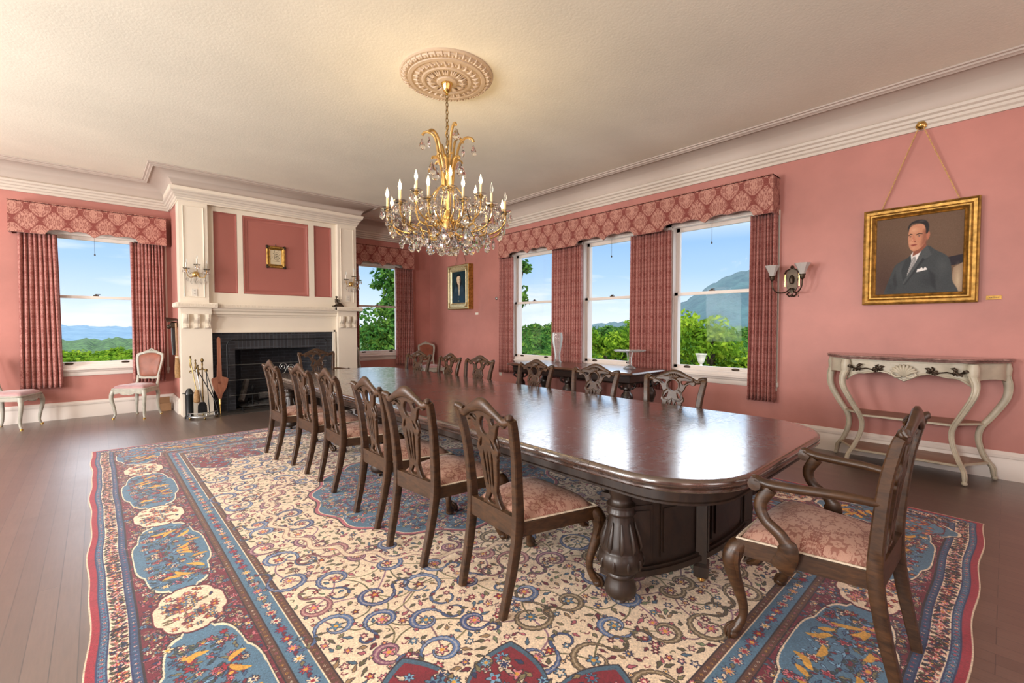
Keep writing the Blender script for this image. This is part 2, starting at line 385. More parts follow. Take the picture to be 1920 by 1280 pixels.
def floorwood():
    t = NT('dark_floor_boards'); v = t.mapv(t.obj, (1, 1, 1), rot=(0, 0, R(90)))
    b = t.n('ShaderNodeTexBrick', {'Scale': 1., 'Brick Width': 2.4, 'Row Height': .085, 'Mortar Size': .0022, 'Mortar Smooth': .3, 'Color1': (.070, .038, .026, 1), 'Color2': (.108, .062, .044, 1), 'Mortar': (.02, .011, .008, 1)}, offset=.43, offset_frequency=3)
    t.set(b.inputs['Vector'], v); n = t.noise(t.mapv(t.obj, (14, 1, 1)), 6, 6, .65); wr = t.noise(t.obj, 1.4, 5, .7)
    c = t.mix(.65, b.outputs[0], t.ramp(n, (.25, .55), (.75, 1.45)), 'MULTIPLY'); 
    t.bsdf(c, t.math('ADD', .30, t.math('MULTIPLY', wr, .26)), 0, t.bump(t.math('ADD', t.math('MULTIPLY', b.outputs[1], -1.), t.math('MULTIPLY', n, .25)), .25, .003), IOR=1.6, Coat_Weight=.9, Coat_Roughness=.42, Coat_IOR=2.2); return t.m
M['floor'] = floorwood()
def brick():
    t = NT('sooted_brick'); b = t.n('ShaderNodeTexBrick', {'Scale': 1., 'Brick Width': .21, 'Row Height': .055, 'Mortar Size': .004, 'Color1': (.010, .011, .015, 1), 'Color2': (.024, .024, .030, 1), 'Mortar': (.045, .052, .066, 1)})
    t.set(b.inputs['Vector'], t.uv); n = t.noise(t.obj, 7, 5)
    c = t.mix(.8, b.outputs[0], t.ramp(n, (.3, .4), (.75, 1.5)), 'MULTIPLY'); t.bsdf(c, .65, 0, t.bump(t.math('MULTIPLY', b.outputs[1], -1.), .5, .004)); return t.m
M['brick'] = brick()
def vbrick():
    t = NT('sooted_upright_brick'); b = t.n('ShaderNodeTexBrick', {'Scale': 1., 'Brick Width': .21, 'Row Height': .06, 'Mortar Size': .004, 'Color1': (.013, .014, .018, 1), 'Color2': (.034, .033, .037, 1), 'Mortar': (.05, .056, .068, 1)}, offset=0.)
    t.set(b.inputs['Vector'], t.mapv(t.uv, rot=(0, 0, R(90)))); t.bsdf(b.outputs[0], .6, 0, t.bump(t.math('MULTIPLY', b.outputs[1], -1.), .5, .004)); return t.m
M['vbrick'] = vbrick()
def leafmat(name, c1, c2, c3):
    t = NT(name); n = t.noise(t.obj, 1.1, 3); n2 = t.noise(t.obj, 9, 2); c = t.ramp(t.math('ADD', t.math('MULTIPLY', n, .6), t.math('MULTIPLY', n2, .4)), (.36, c1), (.5, c2), (.64, c3))
    a = t.n('ShaderNodeBsdfDiffuse', {'Color': c}); b = t.n('ShaderNodeBsdfTranslucent', {'Color': c}); q = t.n('ShaderNodeMixShader', {0: .4})
    t.t.links.new(a.outputs[0], q.inputs[1]); t.t.links.new(b.outputs[0], q.inputs[2]); t.t.links.new(q.outputs[0], t.out.inputs[0]); return t.m
M['leaf'] = leafmat('sunlit_leaves', (.05, .13, .012), (.15, .27, .02), (.36, .46, .04))
M['leafdark'] = leafmat('maple_leaves', (.02, .075, .02), (.06, .16, .03), (.20, .32, .05))
M['bark'] = plain('bark', (.07, .05, .035), .9, 0, .3, 10, .5)
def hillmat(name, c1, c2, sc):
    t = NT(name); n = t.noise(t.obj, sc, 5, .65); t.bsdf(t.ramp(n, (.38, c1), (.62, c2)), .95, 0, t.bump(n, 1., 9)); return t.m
M['grassland'] = hillmat('meadow_and_woods', (.05, .12, .02), (.16, .26, .04), .12)
M['woods'] = hillmat('wooded_hill', (.015, .055, .018), (.10, .21, .05), .11)
M['bluehill'] = hillmat('far_wooded_ridge', (.10, .19, .27), (.14, .24, .31), .012)  # wooded ridge with the blue of distance haze mixed into its base colour
M['mount'] = hillmat('spruce_mountain', (.035, .080, .095), (.06, .125, .13), .012)  # forest green shifted to blue: aerial haze painted into the mountain's colour
# ================================================================== ROOM SHELL
XW, YW, ZC = 6.105, 9.657, 3.74
X0, Y0 = -4.6, -3.0
def st(mb, name, mat, parent=None, **k):
    o = mb.build(name, mat, parent, **k)
    if parent is None: o['kind'] = 'structure'
    return o
def place_on(wall, a):
    return ((XW, a, 0), R(-90)) if wall == 'right' else ((a, YW, 0), 0.)
st(MB().b2((X0-.1, Y0-.1, -.12), (XW, YW, 0)), 'floor', M['floor'], smooth=0)
st(MB().b2((X0-.1, Y0-.1, ZC), (XW+.3, YW+.3, ZC+.12)), 'ceiling', M['ceil'], smooth=0)
WZ0, WZ1 = .80, 2.82
RW = [(6.10, 1.08), (4.335, 1.10), (2.72, 1.10)]      # windows of the right wall (centre, width)
LW = [(.02, 1.10), (4.745, 1.10)]
def wall(name, a0, a1, holes, fn):
    m = MB(); a = a0
    for c, w in sorted(holes):
        m.b2(*fn(a, c-w/2, 0, ZC)); m.b2(*fn(c-w/2, c+w/2, 0, WZ0)); m.b2(*fn(c-w/2, c+w/2, WZ1, ZC)); a = c+w/2
    m.b2(*fn(a, a1, 0, ZC)); return st(m, name, M['pink'], smooth=0)
wall('wall_right', Y0, YW, RW, lambda a, b, z0, z1: ((XW, a, z0), (XW+.24, b, z1)))
wall('wall_fireplace', X0, XW+.24, LW, lambda a, b, z0, z1: ((a, YW, z0), (b, YW+.24, z1)))
st(MB().b2((X0-.2, Y0, 0), (X0, YW, ZC)), 'wall_left', M['pink'], smooth=0)
st(MB().b2((X0-.2, Y0-.2, 0), (XW+.24, Y0, ZC)), 'wall_behind', M['pink'], smooth=0)
CX0, CX1, CY = .97, 3.77, 8.60                           # chimney breast
path = [(X0, YW), (CX0, YW), (CX0, CY), (CX1, CY), (CX1, YW), (XW, YW), (XW, Y0)]
corn = [(0, 3.345), (.022, 3.345), (.026, 3.375), (.044, 3.39), (.048, 3.415), (.066, 3.425), (.072, 3.45), (.094, 3.465), (.10, 3.49), (.088, 3.505), (.072, 3.51)]
st(MB().sweep(path, corn+[(0, 3.51)]), 'trim_1', M['mould'], smooth=30)
cov = [(.072, 3.51)]+[(.072+.235*(1-math.cos(R(t))), 3.51+.195*math.sin(R(t))) for t in range(10, 91, 8)]
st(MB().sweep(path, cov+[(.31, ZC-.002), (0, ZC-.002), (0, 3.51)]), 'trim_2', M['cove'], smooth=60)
edge = [(.295, 3.702), (.315, 3.692), (.328, 3.704), (.345, 3.708), (.352, 3.722), (.372, 3.726), (.378, ZC-.001), (.295, ZC-.001)]
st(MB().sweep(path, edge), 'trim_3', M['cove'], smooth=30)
bb = [(0, 0), (.024, 0), (.024, .17), (.020, .178), (.020, .196), (.026, .20), (.026, .225), (.015, .24), (.010, .256), (0, .256)]
st(MB().sweep([(X0, YW), (CX0, YW), (CX0, 8.9)], bb), 'baseboard_left', M['white'], smooth=30)
st(MB().sweep([(CX1, 8.9), (CX1, YW), (XW, YW), (XW, Y0)], bb), 'baseboard_right', M['white'], smooth=30)

# ------------------------------------------------------------------ windows
def window(i, wall_, c, w):
    loc, rz = place_on(wall_, c)
    r = thing('window_%d' % i, loc=loc, rz=rz, kind='structure'); h = w/2
    m = MB()                                            # jamb lining and casing
    for s in (-1, 1):
        m.b2((s*h, -.0, WZ0), (s*(h-.02), .24, WZ1)); m.b2((s*(h-.005), -.022, WZ0-.1), (s*(h+.10), 0, WZ1+.12))
        m.b2((s*(h+.085), -.034, WZ0-.1), (s*(h+.115), 0, WZ1+.13))
    m.b2((-h, 0, WZ1-.02), (h, .24, WZ1)); m.b2((-h-.1, -.022, WZ1-.005), (h+.1, 0, WZ1+.12)); m.b2((-h, .02, WZ0), (h, .26, WZ0+.018))
    m.build('casing', M['white'], r, 30)
    m = MB(); m.sweep([(-h-.13, 0), (h+.13, 0)], [(0, .735), (.062, .735), (.070, .744), (.070, .758), (.062, .766), (0, .766)])
    m.sweep([(-h-.10, 0), (h+.10, 0)], [(0, .645), (.014, .645), (.022, .66), (.022, .70), (.036, .715), (.040, .735), (0, .735)])
    m.b2((-h, -.03, .766), (h, .1, .802)); m.build('sill', M['white'], r, 30)
    for nm, y, z0, z1, lo, hi in (('lower_sash', .055, .802, 1.882, .055, .042), ('upper_sash', .105, 1.842, WZ1-.02, .042, .05)):
        m = MB(); q = h-.02
        for s in (-1, 1): m.b2((s*q, y, z0), (s*(q-.048), y+.045, z1))
        m.b2((-q, y, z0), (q, y+.045, z0+lo)); m.b2((-q, y, z1-hi), (q, y+.045, z1))
        sa = m.build(nm, M['white'], r, 0)
        MB().b2((-q+.045, y+.020, z0+lo-.003), (q-.045, y+.024, z1-hi+.003)).build('pane', M['pane'], sa, 0)
        if nm == 'lower_sash':
            for s in (-1, 1):
                l = MB(); l.lathe([(0, 0), (.052, 0), (.046, .008), (.030, .012), (0, .013)], n=16, sy=.36, M=Matrix.Rotation(R(90), 3, 'X')); l.xf(Matrix.Translation((s*(h-.22), y, .832)))
                l.build('sash_lift', M['bronze'], sa)
            l = MB(); l.box((0, y+.02, z1+.008), (.07, .035, .014)); l.tube([(-.02, y+.02, z1+.015), (.0, y+.0, z1+.028), (.05, y-.02, z1+.026)], .006); l.lathe([(.016, 0), (.012, .02), (0, .022)], (0, y+.02, z1+.012), 12)
            l.build('sash_lock', M['bronze'], sa)
    return r
for i, (c, w) in enumerate(LW): window(i+1, 'left', c, w)
for i, (c, w) in enumerate(RW): window(i+3, 'right', c, w)

# ------------------------------------------------------------------ valances, curtains, cords
def valance(wall_, a0, a1, wins, label):
    """a0..a1 in wall-local x (viewer's right), wins = list of (centre, half-width) of the scalloped stretches"""
    c = (a0+a1)/2; loc, rz = place_on(wall_, -c if wall_ == 'right' else c)
    r = thing('valance', label, 'valance', (loc[0], loc[1], 2.735), rz, 'damask box valances over the windows')
    zt, dp = .445, .235
    def bot(x):
        for wc, hw in wins:
            t = (x-(wc-c))/hw
            if abs(t) < 1:
                a = abs(t)
                if a > .93: return .062*math.sin((1-a)/.07*PI/2)
                if a > .50: return .062+.020*math.sin((a-.5)/.43*PI)
                return .062-.050*max(0, 1-a/.12)**1.0+.022*math.sin(max(0, a-.12)/.38*PI)
        return 0.
    n = int((a1-a0)/.018); xs = [a0-c+(a1-a0)*i/n for i in range(n+1)]
    V = []; F = []
    for x in xs:
        b = bot(x); V += [(x, -dp, b), (x, -dp, zt), (x, -dp+.028, zt), (x, -dp+.028, b)]
    for i in range(n):
        for k in range(4): F.append((4*i+k, 4*i+(k+1) % 4, 4*i+4+(k+1) % 4, 4*i+4+k))
    F += [(3, 2, 1, 0), (4*n, 4*n+1, 4*n+2, 4*n+3)]
    MB().add(V, F).build('front_panel', M['damask'], r, 30)
    for s, x in ((1, a0-c), (-1, a1-c)):
        MB().b2((x, -dp+.027, 0), (x+s*.025, 0, zt)).build('side_return', M['damask'], r, 0)
    MB().b2((a0-c, -dp, zt-.012), (a1-c, 0, zt)).build('top_board', M['damask'], r, 0)
    m = MB(); m.tube([(a0-c, -dp-.002, zt), (a1-c, -dp-.002, zt)], .006, 6); m.build('top_piping', M['damask'], r)
    return r
valance('left', -.868, .897, [(.02, .52)], 'damask box valance over the window left of the fireplace')
valance('left', 3.95, 5.54, [(4.745, .50)], 'damask box valance over the window right of the fireplace')
valance('right', -6.80, -1.885, [(-6.0, .52), (-4.30, .55), (-2.70, .60)], 'long damask box valance running above three windows')
def curtain(wall_, a0, a1, z0, z1, folds, label, seed, flare=.02):
    c = (a0+a1)/2; loc, rz = place_on(wall_, c); loc = (loc[0], loc[1], z0)
    rg = random.Random(seed); ph = rg.random()*6; w = a1-a0; n = folds*20
    amps = [rg.uniform(.55, 1.15) for _ in range(folds+2)]
    def xz(u, v):
        f = u*folds; k = int(f); A = .056*(amps[k]*(1-(f-k))+amps[k+1]*(f-k))
        wob = .05*math.sin(v*3+ph+u*4)
        y = -.062-A*(1.5*abs(math.sin(PI*(f*1.35+wob)))**.75)*(.8+.2*(1-v)); x = (u-.5)*(w+flare*(1-v))+.004*math.sin(5*f+v*4)
        return x, y
    arcl = [0.]; px = xz(0, .5)
    for i in range(1, n+1):
        q = xz(i/n, .5); arcl.append(arcl[-1]+math.hypot(q[0]-px[0], q[1]-px[1])); px = q
    nv = 26; V = []; uv = []
    for j in range(nv+1):
        for i in range(n+1):
            x, y = xz(i/n, j/nv); V.append((x, y, (z1-z0)*j/nv+(.006*math.sin(i*.45) if j == 0 else 0))); uv.append((arcl[i], (z1-z0)*j/nv))
    m = MB(); m.add(V, [(j*(n+1)+i, j*(n+1)+i+1, (j+1)*(n+1)+i+1, (j+1)*(n+1)+i) for j in range(nv) for i in range(n)])
    o = m.build('curtain', M['curtain'], None, 180, uvs=uv); o.location = loc; o.rotation_euler = (0, 0, rz)
    sl = o.modifiers.new('thick', 'SOLIDIFY'); sl.thickness = .004
    return tag(o, label, 'curtain', 'damask curtain panels')
CT = 2.76
curtain('left', -.79, -.39, .50, CT, 6, 'damask curtain hanging on the left side of the window left of the fireplace', 1, .05)
curtain('left', .443, .847, .50, CT, 7, 'damask curtain behind the pale side chair beside the fireplace', 2)
curtain('left', 3.90, 4.24, .50, CT, 6, 'sliver of damask curtain showing behind the white right pier of the fireplace', 3)
curtain('left', 5.14, 5.56, .50, CT, 7, 'damask curtain nearest the room corner, right of the fireplace window', 4)
curtain('right', 6.54, 6.91, .49, CT, 6, 'narrow damask curtain at the far end of the three windows, beside the small portrait', 5)
curtain('right', 4.81, 5.48, .49, CT, 10, 'damask curtain behind the tall glass vase', 6)
curtain('right', 3.22, 3.90, .49, CT, 10, 'damask curtain behind the glass cake stand', 7)
curtain('right', 1.88, 2.18, .49, CT, 6, 'damask curtain nearest the double wall sconce', 8)
def pull(wall_, a, z, label):
    loc, rz = place_on(wall_, a); o = MB(); o.tube([(0, .05, .0), (0, .05, .27)], .0022, 5); o.lathe([(0, -.035), (.009, -.028), (.011, -.012), (.005, 0), (0, .002)], (0, .05, 0), 10)
    q = o.build('blind_cord', M['bronze']); q.location = (loc[0], loc[1], z); q.rotation_euler = (0, 0, rz); tag(q, label, 'cord', 'blind pull cords')
pull('left', .02, 2.545, 'pull cord hanging in the window left of the fireplace')
pull('right', 4.335, 2.545, 'pull cord hanging in the middle one of the three windows')
pull('right', 2.72, 2.545, 'pull cord hanging in the window nearest the double wall sconce')
def cordbox(wall_, a, label):
    loc, rz = place_on(wall_, a); r = thing('curtain_tensioner', label, 'curtain cord', (loc[0], loc[1], .60), rz)
    MB().b2((-.012, -.018, .1), (.012, 0, 2.2)).build('cord_channel', M['plate'], r, 0)
    m = MB(); m.box((0, -.018, .09), (.05, .036, .06), bev=.006); m.box((.0, -.014, .04), (.022, .02, .06), bev=.004); m.build('cord_tensioner', M['plate'], r, 30)
cordbox('right', 1.885, 'white curtain cord channel beside the double wall sconce')
cordbox('left', .90, 'white curtain cord channel behind the pale side chair by the fireplace')

# ================================================================== FIREPLACE
FP = (2.37, CY, 0)
fire = thing('fireplace', 'white panelled fireplace and overmantel with dark brick opening', 'fireplace', FP)
def wb(mb, name, mat, root, smooth=30, **k):
    mb.xf(Matrix.Translation(-Vector(root.location))); return mb.build(name, mat, root, smooth, **k)
m = MB(); m.b2((CX0+.004, 8.88, 0), (1.40, YW, ZC)); m.b2((3.38, 8.88, 0), (CX1-.004, YW, ZC)); m.b2((1.40, 9.0, 1.25), (3.38, YW, ZC))
wb(m, 'chimney_breast', M['pink'], fire, 0)
def panel_frame(m, x0, x1, z0, z1, y, w=.03, d=.014):
    """a picture-frame moulding standing d proud of plane y (towards -y)"""
    P = [(x0, z0), (x1, z0), (x1, z1), (x0, z1)]
    prof = [(0, 0), (.004, d), (w*.35, d), (w*.6, d*.45), (w, d*.3), (w, 0)]
    rings = []
    for i in range(4):
        sx = 1 if P[i][0] == x0 else -1; sz = 1 if P[i][1] == z0 else -1
        rings.append([(P[i][0]+sx*a, y-b, P[i][1]+sz*a) for a, b in prof])
    k = len(prof); V = [p for q in rings for p in q]; F = []
    for i in range(4):
        j = (i+1) % 4
        for a in range(k-1): F.append((i*k+a, i*k+a+1, j*k+a+1, j*k+a))
    m.add(V, F)
for a, b in ((CX0, 1.375), (3.405, CX1)):
    m = MB(); m.b2((a, CY, 0), (b, 8.9, 1.70))
    m.sweep([(a, 8.9), (a, CY), (b, CY), (b, 8.76 if a < 2 else 8.9)], [(0, 1.345), (.010, 1.345), (.018, 1.356), (.030, 1.362), (.030, 1.374), (0, 1.374)], side=-1)
    m.sweep([(a, 8.9), (a, CY), (b, CY), (b, 8.76 if a < 2 else 8.9)], [(0, 1.60), (.07, 1.60), (.076, 1.615), (.082, 1.65), (.10, 1.68), (.10, 1.70), (0, 1.70)], side=-1)
    p = wb(m, 'pier', M['cream'], fire)
    for k in range(3):                                 # scrolled brackets under the shelf
        xc = a+.06+(b-a-.12)*k/2; q = [(0, 1.376), (.035, 1.376), (.048, 1.39), (.046, 1.415), (.030, 1.432), (.026, 1.45), (.040, 1.475), (.066, 1.50), (.078, 1.535), (.072, 1.575), (.072, 1.60), (0, 1.60)]
        c = MB(); c.prism([(CY-u, v) for u, v in q], xc-.036, xc+.036, 'x'); c.prism([(CY-u*1.12-.002, v) for u, v in q], xc-.012, xc+.012, 'x'); wb(c, 'bracket', M['cream'], fire)
    m = MB(); u0, u1 = (a, 1.345) if a < 2 else (3.415, b); m.b2((u0, CY, 1.77), (u1, 8.9, 3.42)); panel_frame(m, u0+.05, u1-.05, 1.86, 3.27, CY, .02, .012)
    wb(m, 'upper_pier', M['cream'], fire, 30)
m = MB(); m.b2((1.34, 8.71, 1.31), (3.41, 9.0, 1.72)); m.b2((1.375, 8.685, 1.31), (3.405, 8.72, 1.355))
m.sweep([(1.375, 8.71), (3.405, 8.71)], [(0, 1.565), (.02, 1.565), (.028, 1.59), (.05, 1.605), (.055, 1.64), (.085, 1.665), (.09, 1.70), (0, 1.70)]); wb(m, 'frieze', M['cream'], fire)
m = MB()
for s, x in ((1, 1.345), (-1, 3.38)): m.b2((x, 8.675, 0), (x+s*.035, 8.76, 1.335))
m.b2((1.345, 8.675, 1.302), (3.415, 8.76, 1.338)); wb(m, 'opening_trim', M['cream'], fire, 0)
# mantel shelf with a broken front and a fluted edge
sh = [(.90, 8.92), (.90, 8.47), (1.44, 8.47), (1.44, 8.55), (3.34, 8.55), (3.34, 8.47), (3.84, 8.47), (3.84, 8.92)]
m = MB(); m.prism(sh, 1.712, 1.765); m.prism([(x+(.012 if x < 2.3 else -.012), y) if y > 8.9 else (x+(.012 if x < 1 else -.012 if x > 3.8 else 0), y+.012) for x, y in sh], 1.70, 1.775); wb(m, 'mantel_shelf', M['cream'], fire, 30)
for (x0, x1, y) in ((.92, 1.43, 8.47), (1.46, 3.33, 8.55), (3.36, 3.83, 8.47)):
    m = MB()
    for k in range(int((x1-x0)/.022)): m.box((x0+.011+k*.022, y-.002, 1.738), (.012, .008, .038))
    wb(m, 'fluted_edge', M['cream'], fire, 0)
# overmantel: cream stiles around three pink fields
m = MB(); m.b2((1.34, 8.74, 1.77), (3.42, 9.02, 3.42))
for x0, x1 in ((1.34, 1.437), (1.773, 1.853), (2.917, 3.012), (3.335, 3.42)): m.b2((x0, 8.70, 1.955), (x1, 8.739, 3.265))
m.b2((1.34, 8.70, 1.77), (3.42, 8.739, 1.955)); m.b2((1.34, 8.70, 3.265), (3.42, 8.739, 3.42)); wb(m, 'overmantel_frame', M['cream'], fire, 0)
for x0, x1 in ((1.437, 1.773), (1.853, 2.917), (3.012, 3.335)):
    m = MB(); m.b2((x0, 8.728, 1.955), (x1, 8.745, 3.265)); panel_frame(m, x0, x1, 1.955, 3.265, 8.728, .075 if x1-x0 > .6 else .035, .022)
    wb(m, 'pink_panel', M['panel'], fire, 30, )
m = MB(); m.sweep([(CX0, YW-.3), (CX0, CY), (CX1, CY), (CX1, YW-.3)], [(0, 3.33), (.012, 3.33), (.018, 3.36), (.032, 3.375), (.036, 3.41), (.07, 3.46), (.105, 3.485), (.112, 3.53), (0, 3.535)]); 
m.b2((1.34, 8.60, 3.335), (3.42, 8.74, 3.53)); wb(m, 'crown_moulding', M['cream'], fire, 30)
# brick surround and firebox
FX0, FX1, FZ = 1.72, 3.04, 1.02
for a, b in ((1.375, FX0), (FX1, 3.405)): m = MB(); m.b2((a, 8.76, 0), (b, 8.88, 1.31)); wb(m, 'brick_surround', M['brick'], fire, 0)
m = MB(); m.b2((FX0, 8.76, FZ), (FX1, 8.88, 1.31)); wb(m, 'brick_lintel', M['vbrick'], fire, 0)
m = MB(); m.add([(FX0, 8.88, 0), (FX1, 8.88, 0), (FX1-.22, 9.45, 0), (FX0+.22, 9.45, 0), (FX0, 8.88, FZ), (FX1, 8.88, FZ), (FX1-.22, 9.45, FZ), (FX0+.22, 9.45, FZ)], [(0, 3, 7, 4), (3, 2, 6, 7), (2, 1, 5, 6), (4, 7, 6, 5), (0, 1, 2, 3)])
wb(m, 'firebox', M['brick'], fire, 0)
m = MB(); m.b2((1.375, 8.30, -.01), (3.405, 8.80, .006)); wb(m, 'hearth_slab', plain('hearth_slate', (.05, .045, .04), .45, 0, .3, 8, .1), fire, 0)
m = MB(); m.grid(lambda u, v: (FX0+.12+1.08*u, 8.90+.45*v, .01+.07*math.sin(PI*u)*math.sin(PI*v)*(1+.5*math.sin(9*u+4*v))), 24, 12)
tag(wb(m, 'ash', M['ash'], fire, 60), kind='stuff')
for k, (x, y, a) in enumerate(((2.02, 8.98, .3), (2.72, 8.98, -.2))):
    r = thing('andiron', ('black andiron standing at the left inside the firebox', 'black andiron standing at the right inside the firebox')[k], 'andiron', (x, y, .006), 0, 'andirons')
    m = MB(); m.lathe([(.03, 0), (.03, .02), (.012, .05), (.012, .26), (.028, .29), (.034, .33), (.02, .37), (0, .39)], n=14); m.tube([(-.1, -.02, 0), (-.07, 0, .07), (0, 0, .1), (.07, 0, .07), (.1, -.02, 0)], .012); m.build('upright', M['iron'], r)
    m = MB(); m.tube([(0, 0, .1), (0, .15, .1), (0, .3, .1), (0, .32, 0)], .012); m.build('log_bar', M['iron'], r)
for k, (a, b, rad, lab) in enumerate((((1.84, 8.98, .11), (1.98, 9.18, .45), .045, 'charred split log leaning up inside the firebox'), ((2.15, 9.1, .16), (2.72, 9.12, .165), .06, 'charred log lying across the andirons'))):
    va, vb = Vector(a), Vector(b); o = MB(); pts = [va.lerp(vb, t/6) for t in range(7)]; o.tube(pts, [rad*(1+.12*math.sin(3*t)) for t in range(7)], 9, sect=[(math.cos(t*2*PI/9)*(1+.12*math.sin(t*5)), math.sin(t*2*PI/9)) for t in range(9)])
    tag(o.build('firewood_log', plain('charred_wood%d' % k, (.12, .11, .105), .9, 0, .5, 14, .5), smooth=40), lab, 'log')
# spark screen with wire mesh and two scrolled ornaments
scr = thing('fire_screen', 'black wire fire screen with scrolled ironwork in front of the brick opening', 'fire screen', (2.36, 8.52, .006))
m = MB(); P = [(-.80, 0, 0), (-.80, 0, 1.10), (-.775, 0, 1.16), (-.72, 0, 1.18), (.72, 0, 1.18), (.775, 0, 1.16), (.80, 0, 1.10), (.80, 0, 0)]
m.tube(P, .010, 6); m.tube([(-.8, 0, .03), (.8, 0, .03)], .008, 6); m.build('frame', M['iron'], scr)
m = MB()
for z in (.27, .52, .77): m.tube([(-.79, 0, z), (.79, 0, z)], .0028, 4)
m.build('cross_wires', M['silver'], scr)
def spiral(m, cx, cz, r0, turns, s, y, rad, n=26):
    m.tube([(cx+s*r0*(1-.85*t/n)*math.cos(turns*2*PI*t/n), y, cz+r0*(1-.85*t/n)*math.sin(turns*2*PI*t/n)) for t in range(n+1)], rad, 6)
for z in (.70, .30):
    m = MB(); spiral(m, .03, z, .07, 1.6, 1, -.012, .006); spiral(m, .17, z-.02, .06, 1.6, -1, -.012, .006); m.tube([(-.05, -.012, z-.16), (.06, -.012, z-.10), (.10, -.012, z), (.14, -.012, z-.12), (.25, -.012, z-.18)], .005, 6); m.build('scroll', M['silver'], scr)
for x in (-.6, .6):
    m = MB(); m.tube([(x, -.12, 0), (x, -.06, .03), (x, 0, .06), (x, .06, .03), (x, .12, 0)], .01, 6); m.build('foot', M['iron'], scr)

# ------------------------------------------------------------------ things around the fireplace
ts = thing('fire_tool_stand', 'brass-topped D-shaped fire tool stand at the left of the hearth', 'fire tool stand', (1.19, 8.30, 0))
m = MB(); base = [(.19*math.cos(R(a)), -.15*math.sin(R(a))) for a in range(0, 181, 12)]
m.prism(base, .035, .055); m.build('base', M['silver'], ts)
m = MB(); m.tube([(x*1.0, y*1.0, .10) for x, y in base]+[(-.19, 0, .10)], .008, 6); 
for x, y in base[1::3]: m.tube([(x, y, .05), (x, y, .10)], .006, 6)
m.build('gallery_rail', M['silver'], ts)
for x, y in ((-.17, -.02), (.17, -.02), (0, -.14)):
    m = MB(); m.ball((x, y, .019), .019, 10, 6); m.build('foot', M['oldbrass'], ts)
m = MB(); m.lathe([(.012, .05), (.010, .3), (.013, .32), (.009, .34), (.008, .74), (.016, .76), (.008, .79), (.014, .83), (.008, .85), (.024, .885), (.014, .915), (0, .93)], n=14); m.build('post', M['oldbrass'], ts)
m = MB(); m.tube([(-.16, -.03, .73), (-.08, -.01, .745), (0, 0, .75), (.05, -.01, .745)], .008, 6)
for x in (-.15, -.07, .045): m.tube([(x+.018*math.cos(a*.5), -.03, .725+.018*math.sin(a*.5)) for a in range(13)], .005, 6, closed=False)
m.build('hook_arm', M['oldbrass'], ts)
def tool(name, label, top, bot, rad, mat, head=None, handle=None):
    r = thing(name, label, 'fire tool', top, 0, 'fireplace tools on the stand'); d = Vector(bot)-Vector(top)
    m = MB(); m.tube([(0, 0, 0), d*.5, d], rad, 6); m.build('shaft', mat, r)
    if handle: m = MB(); m.lathe([(.004, -.10), (.012, -.08), (.016, -.03), (.009, 0), (.015, .03), (.006, .05), (.013, .075), (0, .09)], n=10); m.build('handle', M['oldbrass'], r)
    if head: head(r, d)
    return r
def shovel(r, d):
    m = MB(); q = [(-.03, 0), (.03, 0), (.055, -.05), (.06, -.17), (-.06, -.17), (-.055, -.05)]; m.prism([(d.x+a, d.z+b) for a, b in q], d.y-.012, d.y+.012, 'y'); m.build('pan', M['iron'], r)
def brushh(r, d):
    m = MB(); m.lathe([(.018, .03), (.032, 0), (.045, -.14), (.03, -.16), (0, -.16)], d, 10); m.build('bristles', M['straw'], r)
def hookk(r, d):
    m = MB(); m.tube([d, d+Vector((.0, 0, -.03)), d+Vector((.03, -.02, -.05)), d+Vector((.05, -.02, -.03))], .006, 6); m.build('hook', M['iron'], r)
tool('fire_shovel', 'iron shovel leaning in the fire tool stand', (1.10, 8.27, .82), (1.17, 8.22, .26), .007, M['silver'], shovel, 1)
tool('hearth_brush', 'small straw brush hanging in the fire tool stand', (1.04, 8.27, .88), (1.10, 8.20, .42), .007, M['oldbrass'], brushh, 1)
tool('fire_poker', 'twisted iron poker leaning in the fire tool stand', (1.13, 8.28, .74), (1.32, 8.25, .30), .007, M['iron'], hookk, 1)
tg = thing('fire_tongs', 'long iron tongs hanging from the right hook of the stand', 'fire tool', (1.235, 8.27, .72), 0, 'fireplace tools on the stand')
for k, dx in enumerate((.03, .14)):
    m = MB(); m.tube([(0, 0, 0), (dx*.5, -.01*k, -.3), (dx, -.02, -.64), (dx-.02*k, -.02, -.655)], .006, 6); m.build('tong_arm', M['iron'], tg)
m = MB(); m.ball((0, 0, .02), .02, 10, 6); m.build('pivot', M['oldbrass'], tg)
o = MB(); o.lathe([(.062, 0), (.062, .03), (.052, .04), (.052, .36), (.058, .37), (.048, .41), (.03, .45), (0, .46)], n=20)
for a in (0, PI): o.tube([(.05*math.cos(a), 0, .385), (.085*math.cos(a), 0, .385)], .008, 6)
tag(o.build('match_canister', M['black']), 'black round-topped metal canister standing beside the fire tools', 'canister').location = (1.035, 8.44, 0)
bel = thing('bellows', 'red-brown wooden bellows leaning upright against the dark brick', 'bellows', (1.44, 8.44, 0)); bel.rotation_euler = (R(-9), R(1), 0)
def sym(h): return h+[(-x, y) for x, y in reversed(h) if abs(x) > 1e-6]
bo = sym([(0, .24), (.018, .26), (.03, .32), (.07, .39), (.095, .44), (.10, .47), (.118, .565), (.10, .585), (.06, .595), (.03, .61)]+[(.024, 1.22), (.012, 1.235), (0, 1.25)])
hole = [(.022*math.cos(a*PI/8), .505+.018*math.sin(a*PI/8)) for a in range(16)]
def bf(yo): return lambda a, b, c: (a, yo+c, b)
m = MB(); m.cut([bo, hole], .022, bf(-.03)); m.build('front_board', M['bellow'], bel, 30)
